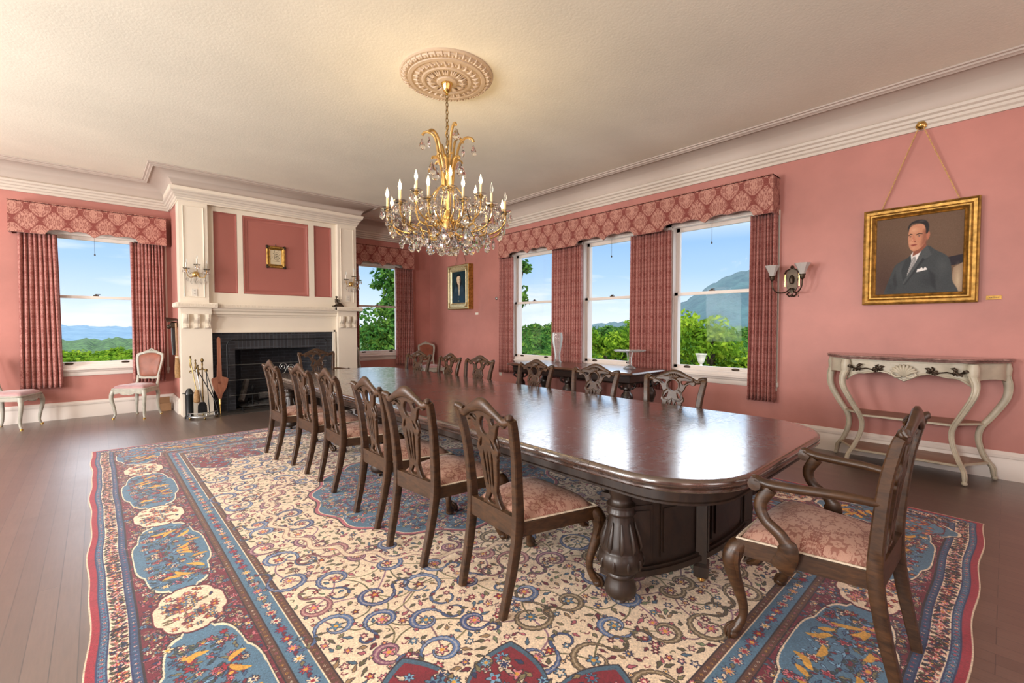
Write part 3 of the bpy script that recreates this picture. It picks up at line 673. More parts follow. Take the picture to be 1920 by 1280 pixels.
m = MB(); m.cut([sym([(0, .24), (.018, .26), (.06, .38), (.092, .47), (.105, .565), (.06, .59), (.03, .61), (.022, .8), (0, .8)])], .02, bf(.035)); m.build('back_board', M['bellow'], bel, 30)
m = MB(); m.cut([sym([(0, .26), (.05, .38), (.08, .47), (.095, .56), (0, .58)])], .05, bf(.0)); m.build('leather', M['leather'], bel, 30)
m = MB(); m.lathe([(.006, 0), (.008, .10), (.012, .14), (.013, .16), (.018, .165), (.020, .26), (0, .26)], n=12); m.build('nozzle', M['brass'], bel)
hb = thing('hearth_broom', 'long straw broom hanging on the side of the chimney breast', 'broom', (CX0-.035, 8.80, .60), 0)
m = MB(); m.tube([(0, 0, .33), (0, .0, .6), (-.004, .01, .86)], [.012, .016, .013], 8); m.build('handle', wood('broom_handle', (.25, .13, .06), (.36, .2, .1), .5), hb)
m = MB(); m.lathe([(.012, .36), (.020, .33), (.028, .28), (.036, .12), (.034, 0), (0, .0)], n=12); m.build('bristles', M['straw'], hb)
m = MB(); m.lathe([(.021, .315), (.024, .32), (.024, .335), (.019, .34)], n=12); m.build('binding', M['braid'], hb)
hk = thing('wall_match_holder', 'dark cast-iron bracket on the chimney side with strap hanging below', 'bracket', (CX0-.0, 9.0, 1.30), 0)
m = MB(); m.box((-.045, 0, .13), (.09, .10, .10), bev=.02)
m.add([(0, -.10, .20), (-.14, -.08, .17), (-.15, .12, .24), (0, .12, .22), (0, -.10, .215), (-.14, -.08, .185), (-.15, .12, .255), (0, .12, .235)], [(3, 2, 1, 0), (4, 5, 6, 7), (0, 1, 5, 4), (1, 2, 6, 5), (2, 3, 7, 6), (3, 0, 4, 7)])
m.ball((-.10, .06, .10), .035, 10, 7); m.ball((-.08, -.02, .12), .03, 10, 7); m.build('casting', M['bronze'], hk)
m = MB(); m.tube([(-.05, .03, .08), (-.045, .04, -.1), (-.05, .02, -.35)], [(.006, .03), (.008, .035), (.006, .02)], 8); m.build('strap', M['black'], hk)
bx = thing('cardboard_box', 'small open brown cardboard box on the floor beside the chimney breast', 'box', (.83, 9.50, 0), R(4))
m = MB(); w_, d_, h_ = .075, .06, .13
for a, b in (((-w_, -d_, 0), (w_, -d_+.004, h_)), ((-w_, d_-.004, 0), (w_, d_, h_+.0)), ((-w_, -d_, 0), (-w_+.004, d_, h_)), ((w_-.004, -d_, 0), (w_, d_, h_)), ((-w_, -d_, 0), (w_, d_, .004))): m.b2(a, b)
m.build('carton', M['card'], bx, 0); MB().b2((-w_, d_-.004, h_), (w_, d_, h_+.09)).build('raised_flap', M['card'], bx, 0)
st_ = thing('figurine', 'small dark bronze figurine of a seated figure on the mantel shelf', 'figurine', (3.38, 8.56, 1.775))
m = MB(); m.box((.01, 0, .012), (.19, .09, .024), bev=.006); m.build('plinth', M['bronze'], st_, 30)
m = MB(); m.loft([[(cx+a*math.cos(t*PI/6), b*math.sin(t*PI/6), z) for t in range(12)] for cx, a, b, z in ((.025, .085, .042, .022), (.030, .070, .04, .045), (.025, .062, .038, .062), (.0, .045, .034, .078), (-.022, .027, .028, .095), (-.022, .023, .026, .115), (-.024, .025, .030, .135), (-.024, .022, .028, .146), (-.02, .010, .010, .156), (-.018, .010, .010, .165))])
m.ball((-.014, 0, .182), .021, 10, 8); m.tube([(-.02, -.026, .145), (.01, -.04, .12), (.04, -.03, .10)], .008, 7); m.tube([(-.02, .026, .145), (.01, .04, .12), (.04, .03, .10)], .008, 7); m.ball((-.028, 0, .186), .014, 8, 6); m.build('figure', M['bronze'], st_, 60)
def outlet(loc, rz, label, name='outlet'):
    r = thing('power_outlet', label, 'outlet', loc, rz, 'wall outlets')
    m = MB(); m.box((0, -.003, .057), (.072, .006, .114), bev=.003); m.build('cover_plate', M['plate'], r, 30)
    m = MB()
    for z in (.033, .081):
        m.lathe([(.015, 0), (.015, .002), (0, .002)], (0, -.006, z), 14, M=Matrix.Rotation(R(90), 3, 'X'))
    m.build('socket_face', M['plate'], r, 30)
    m = MB()
    for z in (.033, .081):
        for x in (-.006, .006): m.box((x, -.0085, z+.003), (.003, .002, .009))
    m.build('slots', M['black'], r, 0)
outlet((1.155, CY-.001, 1.88), 0, 'outlet on the left upper pier of the fireplace')
outlet((3.60, CY-.001, 1.88), 0, 'outlet on the right upper pier, behind the figurine')
outlet((XW-.001, 7.0, .40), R(-90), 'outlet low on the wall at the foot of the far curtain')
# ================================================================== PAINTED PICTURES (raster drawn here with numpy)
def srgb(*c): return np.array(c, float)/255
class Art:
    def __init__(s, w, h, bg): s.w, s.h = w, h; s.a = np.ones((h, w, 3))*bg; s.X, s.Y = np.meshgrid((np.arange(w)+.5)/w, 1-(np.arange(h)+.5)/h)
    def poly(s, P, col, soft=.004, al=1.):
        P = np.array(P, float); ins = np.zeros(s.X.shape, bool); dist = np.full(s.X.shape, 9.); asp = s.w/s.h
        for i in range(len(P)):
            (x0, y0), (x1, y1) = P[i], P[(i+1) % len(P)]
            c = ((y0 > s.Y) != (y1 > s.Y)); xx = (x1-x0)*(s.Y-y0)/((y1-y0) if abs(y1-y0) > 1e-9 else 1e-9)+x0; ins ^= c & (s.X < xx)
            dx, dy = x1-x0, y1-y0; t = np.clip(((s.X-x0)*dx+(s.Y-y0)*dy)/(dx*dx+dy*dy+1e-12), 0, 1)
            dist = np.minimum(dist, np.hypot((s.X-x0-t*dx), (s.Y-y0-t*dy)))
        sd = np.where(ins, dist, -dist); m = np.clip(.5+sd/(2*soft), 0, 1)*al
        s.a = s.a*(1-m[..., None])+np.array(col)*m[..., None]; return s
    def blob(s, x, y, rx, ry, col, al=1., soft=.5):
        d = np.hypot((s.X-x)/rx, (s.Y-y)/ry); m = np.clip((1-d)/soft, 0, 1)*al; s.a = s.a*(1-m[..., None])+np.array(col)*m[..., None]; return s
    def image(s, name):
        im = D.images.new(name, s.w, s.h); px = np.ones((s.h, s.w, 4), np.float32); px[..., :3] = np.clip(s.a[::-1], 0, 1); im.pixels.foreach_set(px.ravel()); im.update(); im.pack(); return im
def smooth(P, n=6): return [tuple(p) for p in crom(P, n, True)]
def paint_mat(name, im, rough=.45):
    t = NT(name); q = t.n('ShaderNodeTexImage', image=im, interpolation='Cubic'); t.set(q.inputs[0], t.uv); t.bsdf(q.outputs[0], .65, 0, t.bump(t.noise(t.obj, 90, 3), .08, .002), IOR=1.3); return t.m
def man():
    A = Art(420, 380, srgb(104, 82, 66)); r = RNG.normal(0, .012, (380, 420)); 
    for k in range(3): r = (r+np.roll(r, 1, 0)+np.roll(r, 1, 1)+np.roll(r, -1, 1))/3.2
    A.blob(.1, .15, .5, .6, srgb(72, 52, 46), .8, 1); A.blob(.75, .8, .6, .5, srgb(112, 90, 74), .6, 1)
    A.poly([(.80, .43), (1, .46), (1, .34), (.8, .32)], srgb(48, 42, 48)); A.poly([(.86, 0), (.9, .30), (1, .36), (1, 0)], srgb(150, 126, 104)); A.blob(.95, .14, .06, .25, srgb(196, 176, 146), .9, 1)
    suit, dk, lt = srgb(66, 70, 72), srgb(46, 49, 52), srgb(88, 92, 92)
    A.poly(smooth([(.10, 0), (.16, .18), (.23, .36), (.30, .42), (.42, .48), (.55, .56), (.62, .60), (.70, .54), (.82, .46), (.87, .36), (.89, .15), (.90, -.05), (.1, -.05)]), suit, .006)
    A.blob(.78, .33, .1, .16, lt, .5, 1); A.blob(.3, .3, .1, .14, lt, .35, 1); A.blob(.62, .16, .13, .12, dk, .5, 1); A.blob(.19, .08, .09, .14, dk, .5, 1)
    A.poly([(.63, .30), (.66, .10), (.72, .02), (.70, .22)], dk, .015, .7); A.poly([(.24, .30), (.27, .12), (.24, .06), (.21, .2)], dk, .012, .6)
    A.poly([(.42, .50), (.46, .56), (.56, .58), (.50, .44), (.40, .24), (.37, .30)], srgb(228, 224, 220)); 
    A.poly([(.445, .47), (.475, .475), (.485, .43), (.455, .33), (.395, .20), (.375, .28), (.43, .41)], srgb(150, 148, 146))
    for k in range(26): A.blob(.385+.09*((k*.37) % 1)*(.4+.02*k)+.0*k, .24+.008*k, .006, .005, srgb(214, 212, 208), .9)
    A.poly([(.42, .50), (.43, .42), (.38, .25), (.34, .14), (.31, .30), (.36, .44)], srgb(58, 62, 64), .005); A.poly([(.56, .58), (.60, .62), (.66, .48), (.58, .43), (.56, .45), (.36, .11), (.33, .14), (.48, .40)], srgb(78, 82, 83), .005)
    A.poly([(.56, .45), (.585, .43), (.36, .11), (.345, .12)], dk, .006, .7)
    A.poly([(.49, .27), (.50, .31), (.53, .315), (.55, .33), (.57, .31), (.59, .335), (.615, .305), (.61, .295)], srgb(232, 228, 224), .004)
    sk, sh, hi = srgb(196, 138, 108), srgb(138, 84, 66), srgb(222, 172, 138)
    A.poly([(.45, .56), (.44, .48), (.52, .52), (.60, .60), (.58, .68), (.47, .62)], sh, .006)
    A.poly(smooth([(.385, .76), (.385, .68), (.40, .60), (.43, .555), (.47, .55), (.53, .58), (.58, .64), (.60, .72), (.60, .82), (.56, .88), (.47, .89), (.40, .85)]), sk, .005)
    A.poly(smooth([(.535, .60), (.60, .66), (.60, .80), (.56, .80), (.545, .70)]), sh, .02, .75); A.blob(.45, .82, .07, .05, hi, .7, 1); A.blob(.43, .66, .04, .035, hi, .55, 1); A.blob(.51, .70, .03, .03, srgb(206, 128, 104), .6, 1)
    A.poly(smooth([(.60, .76), (.625, .78), (.635, .74), (.62, .69), (.60, .68)]), srgb(176, 112, 88), .005)
    A.poly(smooth([(.385, .80), (.38, .86), (.42, .92), (.50, .945), (.58, .93), (.62, .87), (.615, .78), (.59, .76), (.585, .82), (.56, .88), (.50, .905), (.43, .90), (.40, .86)]), srgb(46, 42, 42), .006); A.blob(.54, .925, .06, .015, srgb(92, 88, 88), .6, 1)
    for x0, x1 in ((.388, .435), (.475, .55)): A.poly([(x0, .758), ((x0+x1)/2, .775), (x1, .765), (x1, .757), ((x0+x1)/2, .762), (x0, .748)], srgb(52, 38, 34), .004)
    for x in (.412, .51): A.blob(x, .738, .022, .010, srgb(120, 76, 60), .9); A.blob(x, .737, .012, .0065, srgb(222, 210, 200), .9); A.blob(x, .737, .006, .007, srgb(38, 32, 34), 1)
    A.poly(smooth([(.445, .76), (.43, .70), (.428, .672), (.45, .662), (.478, .672), (.47, .70)]), srgb(190, 122, 96), .006, .8); A.blob(.437, .69, .010, .02, hi, .8, 1); A.blob(.465, .668, .016, .008, srgb(108, 60, 50), .8)
    A.poly(smooth([(.418, .628), (.445, .634), (.49, .63), (.47, .618), (.44, .615)]), srgb(148, 72, 64), .004); A.poly([(.415, .629), (.45, .627), (.495, .634), (.45, .624)], srgb(90, 44, 40), .002); A.blob(.45, .585, .03, .02, hi, .5, 1)
    A.a += r[..., None]; return A.image('portrait_of_a_man_in_a_suit')
def woman():
    A = Art(200, 380, srgb(22, 44, 52)); A.blob(.5, .75, .5, .35, srgb(46, 78, 82), .6, 1); A.blob(.2, .2, .4, .4, srgb(18, 34, 48), .8, 1)
    A.poly(smooth([(.06, 0), (.14, .35), (.28, .56), (.42, .60), (.62, .60), (.82, .52), (.94, .3), (1, 0)]), srgb(40, 60, 74), .02); A.blob(.3, .42, .14, .12, srgb(78, 96, 104), .7, 1); A.blob(.74, .4, .15, .12, srgb(58, 78, 90), .7, 1); A.blob(.7, .12, .25, .15, srgb(30, 66, 88), .7, 1)
    A.poly(smooth([(.34, .58), (.33, .74), (.36, .88), (.48, .93), (.62, .9), (.68, .76), (.72, .60), (.60, .52), (.42, .5)]), srgb(16, 22, 28), .012)
    A.poly([(.44, .6), (.5, .3), (.56, .3), (.62, .6)], srgb(186, 170, 146), .012); A.poly([(.49, .42), (.51, .23), (.56, .23), (.585, .42)], srgb(206, 196, 176), .01)
    A.poly(smooth([(.37, .82), (.37, .70), (.43, .60), (.52, .575), (.60, .61), (.64, .72), (.62, .83), (.5, .86)]), srgb(226, 200, 168), .01); A.poly(smooth([(.56, .60), (.63, .66), (.64, .80), (.58, .83), (.57, .7)]), srgb(130, 108, 92), .02, .7)
    for x in (.44, .555): A.blob(x, .735, .035, .012, srgb(40, 36, 38), .9)
    A.blob(.49, .69, .016, .04, srgb(216, 192, 164), .7, 1); A.blob(.495, .645, .035, .009, srgb(132, 70, 64), .9); A.blob(.5, .06, .07, .035, srgb(196, 176, 120), .9, 1); A.blob(.48, .16, .06, .05, srgb(120, 108, 100), .6, 1)
    A.a += RNG.normal(0, .02, (380, 200, 1)); return A.image('portrait_of_a_woman_in_a_dark_shawl')
def sketch():
    A = Art(120, 150, srgb(206, 190, 158)); rg = random.Random(4)
    for k in range(70):
        x, y = rg.gauss(.5, .17), rg.gauss(.55, .17); a = rg.uniform(0, PI); l = rg.uniform(.02, .08); t = rg.uniform(.006, .014); g = rg.choice((40, 70, 100))
        ca, sa = math.cos(a), math.sin(a); A.poly([(x-l*ca-t*sa, y-l*sa+t*ca), (x+l*ca-t*sa, y+l*sa+t*ca), (x+l*ca+t*sa, y+l*sa-t*ca), (x-l*ca+t*sa, y-l*sa-t*ca)], srgb(g, g*.9, g*.75), .008, .8)
    A.poly([(.2, .2), (.8, .2), (.8, .23), (.2, .23)], srgb(90, 76, 56), .01, .7); return A.image('small_ink_drawing')
def picture(name, label, wall_, a, z, w, h, prof, frame_mat, canvas_mat, out=0., inner=None):
    """prof: (inset, depth) steps of the frame, a..z = centre along wall / bottom"""
    loc, rz = place_on(wall_, a); r = thing(name, label, 'painting', (loc[0]-(0), loc[1], z), rz)
    if out:
        if wall_ == 'left': r.location.y -= out
        else: r.location.x -= out
    def ring(mb, prof):
        rings = []
        for sx, sz in ((-1, 0), (1, 0), (1, 1), (-1, 1)):
            rings.append([(sx*(w/2-i), -d, (h-i) if sz else i) for i, d in prof])
        k = len(prof); V = [p for q in rings for p in q]; F = []
        for i in range(4):
            for q in range(k-1): F.append((i*k+q, i*k+q+1, ((i+1) % 4)*k+q+1, ((i+1) % 4)*k+q))
        mb.add(V, F)
    m = MB(); ring(m, prof); m.build('frame', frame_mat, r, 25)
    if inner: m = MB(); ring(m, inner[0]); m.build('inner_frame', inner[1], r, 25); prof = inner[0]
    i, d = prof[-1]
    m = MB(); m.add([(-w/2+i, -d, i), (w/2-i, -d, i), (w/2-i, -d, h-i), (-w/2+i, -d, h-i), (-w/2+i, -.002, i), (w/2-i, -.002, i), (w/2-i, -.002, h-i), (-w/2+i, -.002, h-i)], [(0, 1, 2, 3), (7, 6, 5, 4), (0, 4, 5, 1), (1, 5, 6, 2), (2, 6, 7, 3), (3, 7, 4, 0)])
    ww, hh = w-2*i, h-2*i; uv = [((p[0]+ww/2)/ww, (p[2]-i)/hh) for p in m.v]
    m.build('canvas', canvas_mat, r, 0, uvs=uv); return r
big = picture('portrait_painting', 'large gilt-framed portrait of a man in a grey suit hanging by cords', 'right', .622, 1.625, .865, .985,
    [(0, .0), (0, .055), (.012, .062), (.022, .052), (.045, .045), (.06, .060), (.072, .060), (.085, .042), (.095, .030), (.102, .034), (.108, .026)], M['gold'], paint_mat('man_portrait', man()), .01)
m = MB()
for s in (-1, 1): m.tube([(s*.29, -.02, .985), (s*.02, -.045, 1.73)], .0055, 6)
m.build('hanging_cord', M['cordm'], big)
m = MB(); m.lathe([(.046, 0), (.046, .008), (.034, .016), (.036, .022), (.024, .034), (0, .040)], (0, -.022, 1.765), 20, M=Matrix.Rotation(R(90), 3, 'X')); m.build('rosette_hook', M['brass'], big)
def label_plate(wall_, a, z, w, h, mat, label, marks=0):
    loc, rz = place_on(wall_, a); r = thing('name_plate', label, 'name plate', (loc[0], loc[1], z), rz)
    MB().box((0, -.003, h/2), (w, .006, h), bev=.0015).build('plate', mat, r, 30)
    if marks:
        m = MB(); rg = random.Random(3); x = -w*.28
        while x < w*.3: l = rg.uniform(.004, .012); m.box((x+l/2, -.0064, h*.55), (l, .0008, h*.22)); x += l+.003
        m.build('engraved_line', M['bronze'], r, 0)
label_plate('right', .09, 1.645, .10, .038, M['gold'], 'small brass name plate on the pink wall beside the large portrait', 1)
label_plate('right', 7.78, 1.655, .10, .05, M['paper'], 'small white label on the wall below the portrait of a woman')
pw = picture('portrait_painting', 'pale gilt-framed portrait of a dark-haired woman near the far corner', 'right', 8.30, 1.785, .80, .985,
    [(0, 0), (0, .13), (.012, .135)], M['gold'], paint_mat('woman_portrait', woman()), .0, ([(.012, .135), (.04, .14), (.05, .128), (.11, .12), (.12, .13), (.135, .118), (.145, .11)], M['gold2']))
m = MB()
for sx in (-1, 1):
    for sz in (0, 1):
        for k in range(5):
            a = (.06+.02*k)*sx; m.ball((sx*(.40-.065-.018*k), -.135, .065 if sz == 0 else .92), .014, 8, 5, (1.3, .6, .7)); m.ball((sx*.335, -.135, (.065+.018*k) if sz == 0 else (.92-.018*k)), .014, 8, 5, (.7, .6, 1.3))
m.build('corner_ornament', M['gold'], pw)
m = MB()
for s in (-1, 1): m.tube([(s*.20, -.05, .98), (s*.03, -.03, 1.585)], .004, 6)
m.build('hanging_cord', M['bronze'], pw)
sm = picture('small_picture', 'small dark gilt-framed ink drawing in the centre pink panel over the mantel', 'left', 2.365, 2.43, .305, .375, [(0, 0), (0, .03), (.01, .038), (.03, .034), (.05, .018), (.058, .022), (.064, .016)], M['gold'], paint_mat('ink_drawing', sketch()), .93)
m = MB()
for sx in (-1, 1):
    for sz in (0, 1):
        m.ball((sx*.142, -.03, .012 if not sz else .363), .026, 8, 6, (1, .6, 1)); m.ball((sx*.115, -.032, .01 if not sz else .365), .014, 8, 5); m.ball((sx*.144, -.032, .042 if not sz else .333), .014, 8, 5)
m.tube([(0, -.012, .37), (0, -.012, .41)], .006, 6); m.build('corner_ornament', M['bronze'], sm)
th = MB(); th.lathe([(.032, 0), (.032, .014), (.026, .020), (.012, .022), (.010, .028), (0, .028)], (0, 0, .03), 20, M=Matrix.Rotation(R(90), 3, 'X')); q = th.build('wall_sensor', M['silver'], None, 30); q.location, q.rotation_euler = (XW, 7.12, 1.95), (0, 0, R(-90)); tag(q, 'small round grey sensor on the wall left of the far curtain', 'sensor')

# ================================================================== LIGHT FITTINGS
def pendeloque(mb, c, l, w, rz=0., n=8):
    """a flat-cut pear drop hanging down from c"""
    pr = [(0, 0), (.16, -.06), (.22, -.18), (.34, -.38), (.50, -.60), (.47, -.76), (.28, -.91), (0, -1)]
    V = []; F = []; k = 0
    Mx = Matrix.Rotation(rz, 3, 'Z')
    for a, z in pr:
        for j in range(n):
            t = 2*PI*(j+.5)/n; V.append(Vector(c)+Mx @ Vector((a*w*math.cos(t), a*w*.42*math.sin(t), z*l)))
    for i in range(len(pr)-1):
        for j in range(n): F.append((i*n+j, i*n+(j+1) % n, (i+1)*n+(j+1) % n, (i+1)*n+j))
    mb.add(V, F)
def bead(mb, c, r):
    x, y, z = c; mb.add([(x, y, z+r), (x+r*.8, y, z), (x, y+r*.8, z), (x-r*.8, y, z), (x, y-r*.8, z), (x, y, z-r)], [(0, 1, 2), (0, 2, 3), (0, 3, 4), (0, 4, 1), (5, 2, 1), (5, 3, 2), (5, 4, 3), (5, 1, 4)])
CHX, CHY, CB0 = 2.47, 3.59, 2.08
# ceiling rose
cr_ = thing('ceiling_medallion', 'round carved plaster medallion on the ceiling above the chandelier', 'ceiling medallion', (CHX, CHY, ZC), 0)
m = MB(); m.lathe([(.43, 0), (.43, -.012), (.42, -.02), (.405, -.022), (.40, -.034), (.36, -.040), (.355, -.05), (.325, -.052), (.315, -.042), (.30, -.046), (.235, -.052), (.225, -.062), (.205, -.062), (.195, -.05), (.10, -.056), (.09, -.07), (.06, -.075), (0, -.075)], n=96); m.build('disc', M['rose_plaster'], cr_, 25)
m = MB()
for k in range(40):
    a = 2*PI*k/40; m.ball((.38*math.cos(a), .38*math.sin(a), -.036), .017, 8, 5, (1, 1, .7)); m.tube([(.415*math.cos(a+.08), .415*math.sin(a+.08), -.02), (.39*math.cos(a+.08), .39*math.sin(a+.08), -.04), (.365*math.cos(a+.08), .365*math.sin(a+.08), -.042)], [.005, .012, .004], 6)
m.build('relief', M['rose_plaster'], cr_)
m = MB()
for k in range(28):
    a = 2*PI*k/28; m.tube([(.305*math.cos(a), .305*math.sin(a), -.045), (.27*math.cos(a+.05), .27*math.sin(a+.05), -.056), (.24*math.cos(a+.02), .24*math.sin(a+.02), -.052)], [.006, .014, .005], 6); m.ball((.275*math.cos(a+.14), .275*math.sin(a+.14), -.05), .011, 7, 4)
m.build('relief', M['rose_plaster'], cr_)
m = MB()
for k in range(14):
    a = 2*PI*k/14
    for s in (-1, 0, 1): m.tube([(.11*math.cos(a), .11*math.sin(a), -.058), (.15*math.cos(a+.10*s), .15*math.sin(a+.10*s), -.066), (.19*math.cos(a+.13*s), .19*math.sin(a+.13*s), -.054)], [.006, .012, .003], 6)
m.build('relief', M['rose_plaster'], cr_)
ch = thing('chandelier', 'large gilt and crystal chandelier with lit candle bulbs over the table', 'chandelier', (CHX, CHY, CB0))
def Z(z): return z-CB0
m = MB(); m.lathe([(.055, Z(3.668)), (.055, Z(3.655)), (.046, Z(3.64)), (.040, Z(3.61)), (.024, Z(3.585)), (.012, Z(3.575)), (.014, Z(3.56)), (0, Z(3.555))], n=20); m.build('canopy', M['brass'], ch)
m = MB(); z = 3.565; k = 0
while z > 2.97:
    ring = [(.0125*math.cos(a*PI/6), 0, .024*math.sin(a*PI/6)) for a in range(12)]
    if k % 2: ring = [(p[1], p[0], p[2]) for p in ring]
    m.tube([(p[0], p[1], p[2]+Z(z-.02)) for p in ring], .0034, 6, closed=True); z -= .036; k += 1
m.build('chain', M['oldbrass'], ch)
m = MB(); m.tube([(.012*math.sin(t*.9), .012*math.cos(t*.9), Z(3.32-.02*t)) for t in range(20)], .0055, 6); m.build('flex_cord', M['goldglass'], ch)
m = MB(); m.lathe([(.006, Z(2.98)), (.018, Z(2.95)), (.034, Z(2.90)), (.040, Z(2.86)), (.022, Z(2.80)), (.012, Z(2.77)), (.016, Z(2.72)), (.05, Z(2.70)), (.05, Z(2.685)), (.014, Z(2.67)), (.014, Z(2.50)), (.03, Z(2.47)), (.055, Z(2.42)), (.07, Z(2.38)), (.055, Z(2.33)), (.06, Z(2.30)), (.085, Z(2.27)), (.07, Z(2.23)), (.03, Z(2.20)), (.012, Z(2.17)), (.012, Z(2.13)), (0, Z(2.125))], n=16); m.build('stem', M['goldglass'], ch)
def rad3(pts, a): return [(r*math.cos(a), r*math.sin(a), Z(z)) for r, z in pts]
for k in range(6):
    a = 2*PI*(k+.25)/6
    m = MB(); hi = k % 2 == 0
    pts = [(.04, 2.71), (.05, 2.80), (.055, 2.92), (.085, 3.02), (.095, 3.10), (.12, 3.18), (.17, 3.225), (.215, 3.22), (.235, 3.195)] if hi else [(.045, 2.71), (.055, 2.80), (.062, 2.90), (.09, 2.99), (.10, 3.05), (.13, 3.125), (.18, 3.165), (.23, 3.155), (.25, 3.125)]
    m.tube(crom(rad3(pts, a), 5), .0125, 8); m.tube(crom(rad3([(.085, 3.02), (.105, 2.99), (.125, 2.985)], a), 4), .010, 6); m.tube(crom(rad3([(.055, 2.86), (.09, 2.965), (.135, 2.97), (.15, 2.95)], a+.5), 5), .011, 6)
    m.build('plume_arm', M['plume'], ch)
    m = MB(); pendeloque(m, rad3([(pts[-1][0], pts[-1][1]-.03)], a)[0], .105, .075, a+1.0); m.build('crystal_pendant', M['crystal'], ch, 0)
    m = MB(); pendeloque(m, rad3([(.148, 2.925)], a+.5)[0], .13, .09, a+.8); m.build('crystal_pendant', M['crystal'], ch, 0)
    m = MB(); m.tube(crom(rad3([(.045, 2.715), (.09, 2.70), (.15, 2.62), (.178, 2.53), (.165, 2.45), (.10, 2.38), (.06, 2.36)], a), 5), .007, 6); m.build('cage_rib', M['goldglass'], ch)
def lamp_arm(a, pts, r, zc, lit, curl):
    m = MB(); m.tube(crom(rad3(pts, a), 6), .0075, 7)
    if curl: m.tube(crom(rad3(curl, a), 6), .006, 6)
    m.lathe([(.006, Z(zc)-.03), (.020, Z(zc)-.008), (.014, Z(zc)), (.014, Z(zc)+.012), (0, Z(zc)+.012)], (r*math.cos(a), r*math.sin(a), 0), 10); ar = m.build('arm', M['goldglass'], ch)
    c = (r*math.cos(a), r*math.sin(a), 0)
    m = MB(); m.lathe([(.014, Z(zc)-.004), (.042, Z(zc)-.006), (.060, Z(zc)+.012), (.057, Z(zc)+.016), (.040, Z(zc)), (.014, Z(zc)+.004)], c, 16); m.build('drip_pan', M['crystal'], ar, 60)
    m = MB()
    for k in range(8):
        b = a+2*PI*k/8; p = (c[0]+.054*math.cos(b), c[1]+.054*math.sin(b)); bead(m, (p[0], p[1], Z(zc)-.012), .008); pendeloque(m, (p[0], p[1], Z(zc)-.02), .066, .034, b, 6)
    m.build('crystal_fringe', M['crystal'], ar, 0)
    m = MB(); m.lathe([(.0105, Z(zc)+.01), (.0105, Z(zc)+.105), (.008, Z(zc)+.108), (0, Z(zc)+.108)], c, 10); m.build('candle_sleeve', M['candle'], ar)
    m = MB(); m.lathe([(.006, 0), (.013, .016), (.0155, .030), (.011, .052), (.005, .072), (.0015, .088), (0, .09)], (c[0], c[1], Z(zc)+.107), 10); m.build('bulb', M['bulb'] if lit else M['glassware'], ar)
    if lit:
        l = D.lights.new('bulb_glow', 'POINT'); l.energy = 2.8; l.color = (1, .70, .36); l.shadow_soft_size = .03
        lo = D.objects.new('bulb_glow', l); COL.objects.link(lo); lo.parent = ar; lo.location = (c[0], c[1], Z(zc)+.15)
for k in range(12):
    a = 2*PI*(k+.3)/12
    lamp_arm(a, [(.05, 2.30), (.14, 2.24), (.26, 2.25), (.40, 2.255), (.50, 2.30), (.548, 2.37), (.55, 2.43)], .55, 2.45, k not in (9, 10, 3), [(.22, 2.25), (.26, 2.31), (.32, 2.33), (.36, 2.30), (.34, 2.27), (.315, 2.285)])
for k in range(6):
    a = 2*PI*(k+.0)/6
    lamp_arm(a, [(.05, 2.40), (.12, 2.36), (.22, 2.37), (.30, 2.42), (.332, 2.50), (.335, 2.56)], .335, 2.60, True, [(.14, 2.36), (.17, 2.42), (.22, 2.43), (.235, 2.40), (.21, 2.39)])
for n_, r_, z_, l_, w_, o_ in ((12, .53, 2.385, .125, .085, .05), (12, .43, 2.245, .10, .072, .2), (14, .33, 2.30, .11, .07, 0), (10, .30, 2.245, .115, .085, .1), (8, .18, 2.225, .12, .08, .3), (6, .08, 2.20, .09, .065, .0)):
    for k in range(n_):
        a = 2*PI*(k+.3)/n_+o_; m = MB(); c = rad3([(r_, z_)], a)[0]; bead(m, (c[0], c[1], c[2]+.012), .010); pendeloque(m, c, l_*1.15, w_*1.25, a+1.2+.5*math.sin(7*k)); m.build('crystal_pendant', M['crystal'], ch, 0)
m = MB()
for k in range(12):                                     # swags of small beads
    a = 2*PI*(k+.3)/12
    for pts in ([(.06, 2.70), (.15, 2.52), (.30, 2.43), (.46, 2.43), (.55, 2.46)], [(.335, 2.60), (.36, 2.48), (.45, 2.42), (.55, 2.46)]):
        for p in crom(rad3(pts, a+(.0 if pts[0][0] < .1 else .0)), 6): bead(m, p, .012)
    b = 2*PI*(k+1.3)/12
    for t in range(9):
        u = t/8; q = a+(b-a)*u; bead(m, (.55*math.cos(q), .55*math.sin(q), Z(2.44-.06*math.sin(PI*u))), .009)
for k in range(6):
    a = 2*PI*k/6
    for t in range(12):
        u = t/11; q = a+(PI/3)*u; bead(m, (.335*math.cos(q), .335*math.sin(q), Z(2.59-.07*math.sin(PI*u))), .009)
tag(m.build('crystal_bead_swags', M['crystal'], ch, 0), kind='stuff')
m = MB(); m.ball((0, 0, .024), .030, 8, 6); m.build('crystal_ball', M['crystal'], ch, 0)

